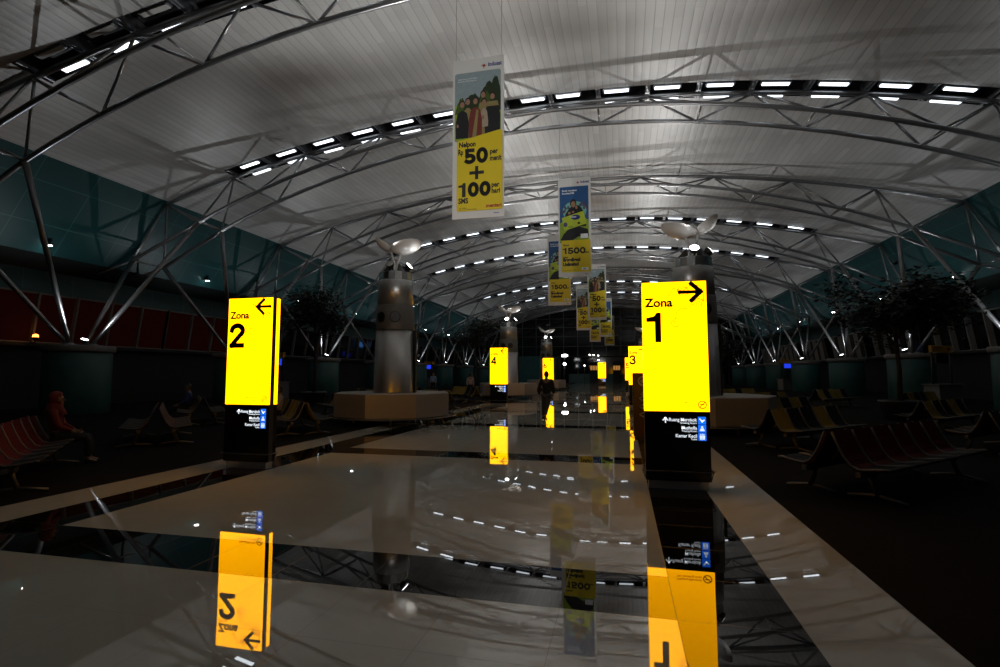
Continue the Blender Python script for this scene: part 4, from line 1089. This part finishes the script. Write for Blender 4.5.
def figure(name_label, loc, rotz, pose, top, legs, hair=True, hood=None, height=1.68, shoes='kcloth', bag=False, coat=False):
    """pose: joints in metres for a 1.70 m person facing -Y"""
    k = height / 1.70
    P = {n: Vector(v) * k for n, v in pose.items()}
    t = thing('person', name_label, 'person', loc, rotz)
    nd = {'pelvis': (P['pelvis'], (.13 * k, .10 * k)), 'waist': (P['waist'], (.125 * k, .09 * k)), 'chest': (P['chest'], (.155 * k, .105 * k)),
          'neck': (P['neck'], .055 * k), 'head0': (P['head'] - Vector((0, 0, .07)) * k, .062 * k)}
    ed = [('pelvis', 'waist'), ('waist', 'chest'), ('chest', 'neck'), ('neck', 'head0')]
    for s in 'lr':
        nd['sh' + s] = (P['sh' + s], .055 * k); nd['el' + s] = (P['el' + s], .041 * k); nd['wr' + s] = (P['wr' + s], .027 * k)
        d = (P['wr' + s] - P['el' + s]).normalized()
        palm = P['wr' + s] + d * .075 * k; nd['palm' + s] = (palm, (.036 * k, .018 * k))
        ed += [('chest', 'sh' + s), ('sh' + s, 'el' + s), ('el' + s, 'wr' + s), ('wr' + s, 'palm' + s)]
        nd['hip' + s] = (P['hip' + s], .088 * k); nd['kn' + s] = (P['kn' + s], .057 * k); nd['an' + s] = (P['an' + s], .037 * k); nd['toe' + s] = (P['toe' + s], .034 * k)
        ed += [('pelvis', 'hip' + s), ('hip' + s, 'kn' + s), ('kn' + s, 'an' + s), ('an' + s, 'toe' + s)]
    me = skin_mesh(nd, ed, M['skin'])
    bm = nb(); bm.from_mesh(me); bpy.data.meshes.remove(me)
    hc = P['head']
    # head with brow, nose, chin and ears, eyes set in
    sphere(bm, hc, .098 * k, 16, (.80, .96, 1.17)); sphere(bm, hc + Vector((0, -.055, -.065)) * k, .052 * k, 10, (.85, .8, .85))
    sphere(bm, hc + Vector((0, -.098, -.012)) * k, .018 * k, 8, (.8, 1.1, 1.5)); sphere(bm, hc + Vector((0, -.090, -.062)) * k, .02 * k, 8, (1.2, .5, .45))
    for sx in (-1, 1):
        sphere(bm, hc + Vector((sx * .080, .01, -.008)) * k, .028 * k, 8, (.4, .7, 1.1)); sphere(bm, hc + Vector((sx * .032, -.085, .014)) * k, .012 * k, 8, mi=1)
    # five fingers on each hand, curled a little
    for s, sx in (('l', 1), ('r', -1)):
        d = (P['wr' + s] - P['el' + s]).normalized(); base = P['wr' + s] + d * .085 * k
        side = Vector((0, 1, 0)) if abs(d.y) < .8 else Vector((1, 0, 0)); side = (side - d * side.dot(d)).normalized()
        inn = d.cross(side) * (1 if d.cross(side).x * sx < 0 else -1)
        for q, (o_, l_) in enumerate(((-.03, .068), (-.01, .078), (.011, .073), (.03, .056))):
            b0 = base + side * o_ * k
            tube(bm, [b0, b0 + d * l_ * .5 * k + inn * .008 * k, b0 + d * l_ * .8 * k + inn * .028 * k, b0 + d * l_ * .85 * k + inn * .05 * k], .0095 * k, 6, r2=.007 * k)
        b0 = P['wr' + s] + d * .03 * k - side * .026 * k
        tube(bm, [b0, b0 - side * .022 * k + d * .025 * k + inn * .01 * k, b0 - side * .026 * k + d * .055 * k + inn * .024 * k], .011 * k, 6, r2=.008 * k)
    obj('body', bm, [M['skin'], M['eye']], t)
    # clothes follow the body
    up = lambda n, f: (nd[n][0], tuple(v * f for v in (nd[n][1] if isinstance(nd[n][1], tuple) else (nd[n][1],) * 2)))
    g = 1.0
    jn = {'pelvis': up('pelvis', 1.22), 'waist': up('waist', 1.22), 'chest': up('chest', 1.18), 'collar': (P['chest'] + (P['neck'] - P['chest']) * .62, .075 * k)}
    je = [('pelvis', 'waist'), ('waist', 'chest'), ('chest', 'collar')]
    if coat:
        jn['hem'] = (P['pelvis'] - Vector((0, 0, .10)) * k, (.165 * k, .125 * k)); je.append(('pelvis', 'hem'))
    for s in 'lr':
        jn['sh' + s] = up('sh' + s, 1.35); jn['el' + s] = up('el' + s, 1.45); jn['cuff' + s] = (P['wr' + s] - (P['wr' + s] - P['el' + s]) * .06, .043 * k)
        je += [('chest', 'sh' + s), ('sh' + s, 'el' + s), ('el' + s, 'cuff' + s)]
    obj('top_garment', skin_mesh(jn, je, M[top]), None, t)
    tn = {'pelvis': up('pelvis', 1.12)}; te = []
    for s in 'lr':
        tn['hip' + s] = up('hip' + s, 1.18); tn['kn' + s] = up('kn' + s, 1.32); tn['cf' + s] = (P['an' + s] + (P['kn' + s] - P['an' + s]) * .08, .062 * k)
        te += [('pelvis', 'hip' + s), ('hip' + s, 'kn' + s), ('kn' + s, 'cf' + s)]
    obj('trousers', skin_mesh(tn, te, M[legs]), None, t)
    for s in 'lr':
        d = P['toe' + s] - P['an' + s]; d2 = Vector((d.x, d.y, d.z)); 
        sn = {'a': (P['an' + s] + Vector((0, 0, -.035 * k)), (.046 * k, .045 * k)), 'h': (P['an' + s] - d * .25 + Vector((0, 0, -.04 * k)), .036 * k), 't': (P['toe' + s] + d * .15, (.046 * k, .034 * k))}
        obj('shoe', skin_mesh(sn, [('a', 'h'), ('a', 't')], M[shoes]), None, t)
    if hair and not hood:
        bm = nb(); sphere(bm, hc + Vector((0, .018, .022)) * k, .104 * k, 14, (.84, .94, 1.12))
        bmesh.ops.delete(bm, geom=[v for v in bm.verts if v.co.y < hc.y - .035 * k and v.co.z < hc.z + .055 * k or v.co.z < hc.z - .075 * k], context='VERTS')
        obj('hair', bm, M['p_hair'], t)
    if hood:
        bm = nb(); sphere(bm, hc + Vector((0, .02, .01)) * k, .135 * k, 16, (.88, .95, 1.12))
        bmesh.ops.delete(bm, geom=[v for v in bm.verts if v.co.y < hc.y - .07 * k and abs(v.co.z - hc.z + .02) < .085 * k], context='VERTS')
        lathe(bm, [(.105 * k, hc.z - .06 * k), (.13 * k, hc.z - .15 * k), (.185 * k, P['chest'].z + .02)], 18, center=(hc.x, hc.y + .03, 0))
        obj('head_scarf', bm, M[hood], t)
    if bag:
        w = P['wrr'] + Vector((0, 0, -.12)) * k
        b = thing('carry_bag', 'small dark bag in the hand of the walking man', 'bag', loc, rotz)
        bm = nb(); box(bm, w.x - .05, w.x + .05, w.y - .16, w.y + .16, w.z - .30, w.z - .06, bev=.03); obj('pouch', bm, M['kcloth'], b)
        bm = nb(); tube(bm, [(w.x, w.y - .1, w.z - .08), (w.x, w.y - .06, w.z + .02), (w.x, w.y + .06, w.z + .02), (w.x, w.y + .1, w.z - .08)], .012, 6); obj('handle', bm, M['blackmetal'], b)
    return t
STAND = dict(pelvis=(0, .01, .93), waist=(0, .0, 1.08), chest=(0, .0, 1.30), neck=(0, .005, 1.455), head=(0, -.01, 1.592),
             shl=(.185, .01, 1.385), shr=(-.185, .01, 1.385), ell=(.235, .03, 1.10), elr=(-.235, .03, 1.10), wrl=(.235, -.04, .86), wrr=(-.235, -.04, .86),
             hipl=(.09, .01, .86), hipr=(-.09, .01, .86), knl=(.10, -.01, .48), knr=(-.10, -.01, .48), anl=(.10, .02, .085), anr=(-.10, .02, .085), toel=(.12, -.13, .036), toer=(-.12, -.13, .036))
WALK = dict(STAND, ell=(.25, .10, 1.12), wrl=(.25, .02, .88), elr=(-.24, -.04, 1.11), wrr=(-.24, -.16, .90),
            knl=(.115, -.16, .50), anl=(.13, -.20, .10), toel=(.14, -.35, .06), knr=(-.03, .08, .48), anr=(.045, .31, .155), toer=(.05, .20, .045))
SIT = dict(pelvis=(0, .0, .52), waist=(0, .04, .68), chest=(0, .07, .90), neck=(0, .07, 1.055), head=(0, .04, 1.19),
           shl=(.18, .07, .985), shr=(-.18, .07, .985), ell=(.23, -.02, .73), elr=(-.23, -.02, .73), wrl=(.12, -.22, .62), wrr=(-.12, -.22, .62),
           hipl=(.09, -.03, .51), hipr=(-.09, -.03, .51), knl=(.11, -.44, .50), knr=(-.11, -.44, .50), anl=(.11, -.46, .10), anr=(-.11, -.46, .10), toel=(.12, -.60, .042), toer=(-.12, -.60, .042))
figure('person in a black jacket and grey trousers walking away down the middle of the hall', (-2.62, 18.2, 0), PI + .10, WALK, 'kcloth', 'gcloth', coat=True, height=1.69)
figure('far dark clad person standing left of another near the right end', (-.42, 84, 0), .6, STAND, 'kcloth', 'kcloth', height=1.66)
figure('far dark clad person standing tallest at the right end of the hall', (.62, 84.3, 0), -.5, STAND, 'kcloth', 'gcloth', height=1.76)
figure('person in a pale shirt standing between the nearest left column and the number 4 sign', (-9.9, 33.4, .006), PI, STAND, 'wcloth', 'kcloth', height=1.62)
figure('person in a light blue shirt standing by the left drums', (-15.0, 40.0, .006), .4, STAND, 'bcloth', 'kcloth', height=1.68)
def seated(bx_, by, rot, along, side, label, **kw):
    """sit on a bench: along its beam, side 0 faces the bench's own front"""
    d = Matrix.Rotation(rot, 3, 'Z')
    p = Vector((bx_, by, 0)) + d @ Vector((along, -.42 if side == 0 else .42, 0))
    return figure(label, (p.x, p.y, -.02), rot + (0 if side == 0 else PI), SIT, **kw)
seated(-9.2, 6.1, -A45, -1.35, 1, 'person in a red headscarf and red top sitting far left on the dark red bench', top='rcloth', legs='kcloth', hood='rcloth')
seated(-13.6, 14.6, -A45, -.54, 0, 'dark blue clad person sitting far left behind the red headscarf', top='p_navy', legs='kcloth')
seated(-8.95, 13.0, -A45, -.54, 0, 'person in a pale top half hidden by the Zona 2 sign pillar', top='wcloth', legs='kcloth')

# ------------------------------------------------------------------ camera, world, view
S.world = bpy.data.worlds.new('night'); S.world.use_nodes = True
S.world.node_tree.nodes['Background'].inputs[0].default_value = (.25, .3, .4, 1)
S.world.node_tree.nodes['Background'].inputs[1].default_value = .004
F = 520.
pitch = math.atan(40.2 / F); yaw = math.atan(123 / F * math.cos(pitch))
cam = bpy.data.cameras.new('camera'); co = bpy.data.objects.new('camera', cam); C.objects.link(co)
cam.sensor_fit = 'HORIZONTAL'; cam.sensor_width = 36; cam.lens = 36 * F / 1000; cam.clip_start = .05; cam.clip_end = 300
co.location = (0, 0, 1.62); co.rotation_euler = (PI / 2 + pitch, 0, yaw)
S.camera = co
S.view_settings.view_transform = 'Standard'; S.view_settings.look = 'None'; S.view_settings.gamma = 1; S.view_settings.use_curve_mapping = False
S.view_settings.exposure = 0
S.cycles.use_denoising = True
S.cycles.use_light_tree = True
S.cycles.max_bounces = 6; S.cycles.diffuse_bounces = 3; S.cycles.glossy_bounces = 4
S.cycles.sample_clamp_indirect = 4.0
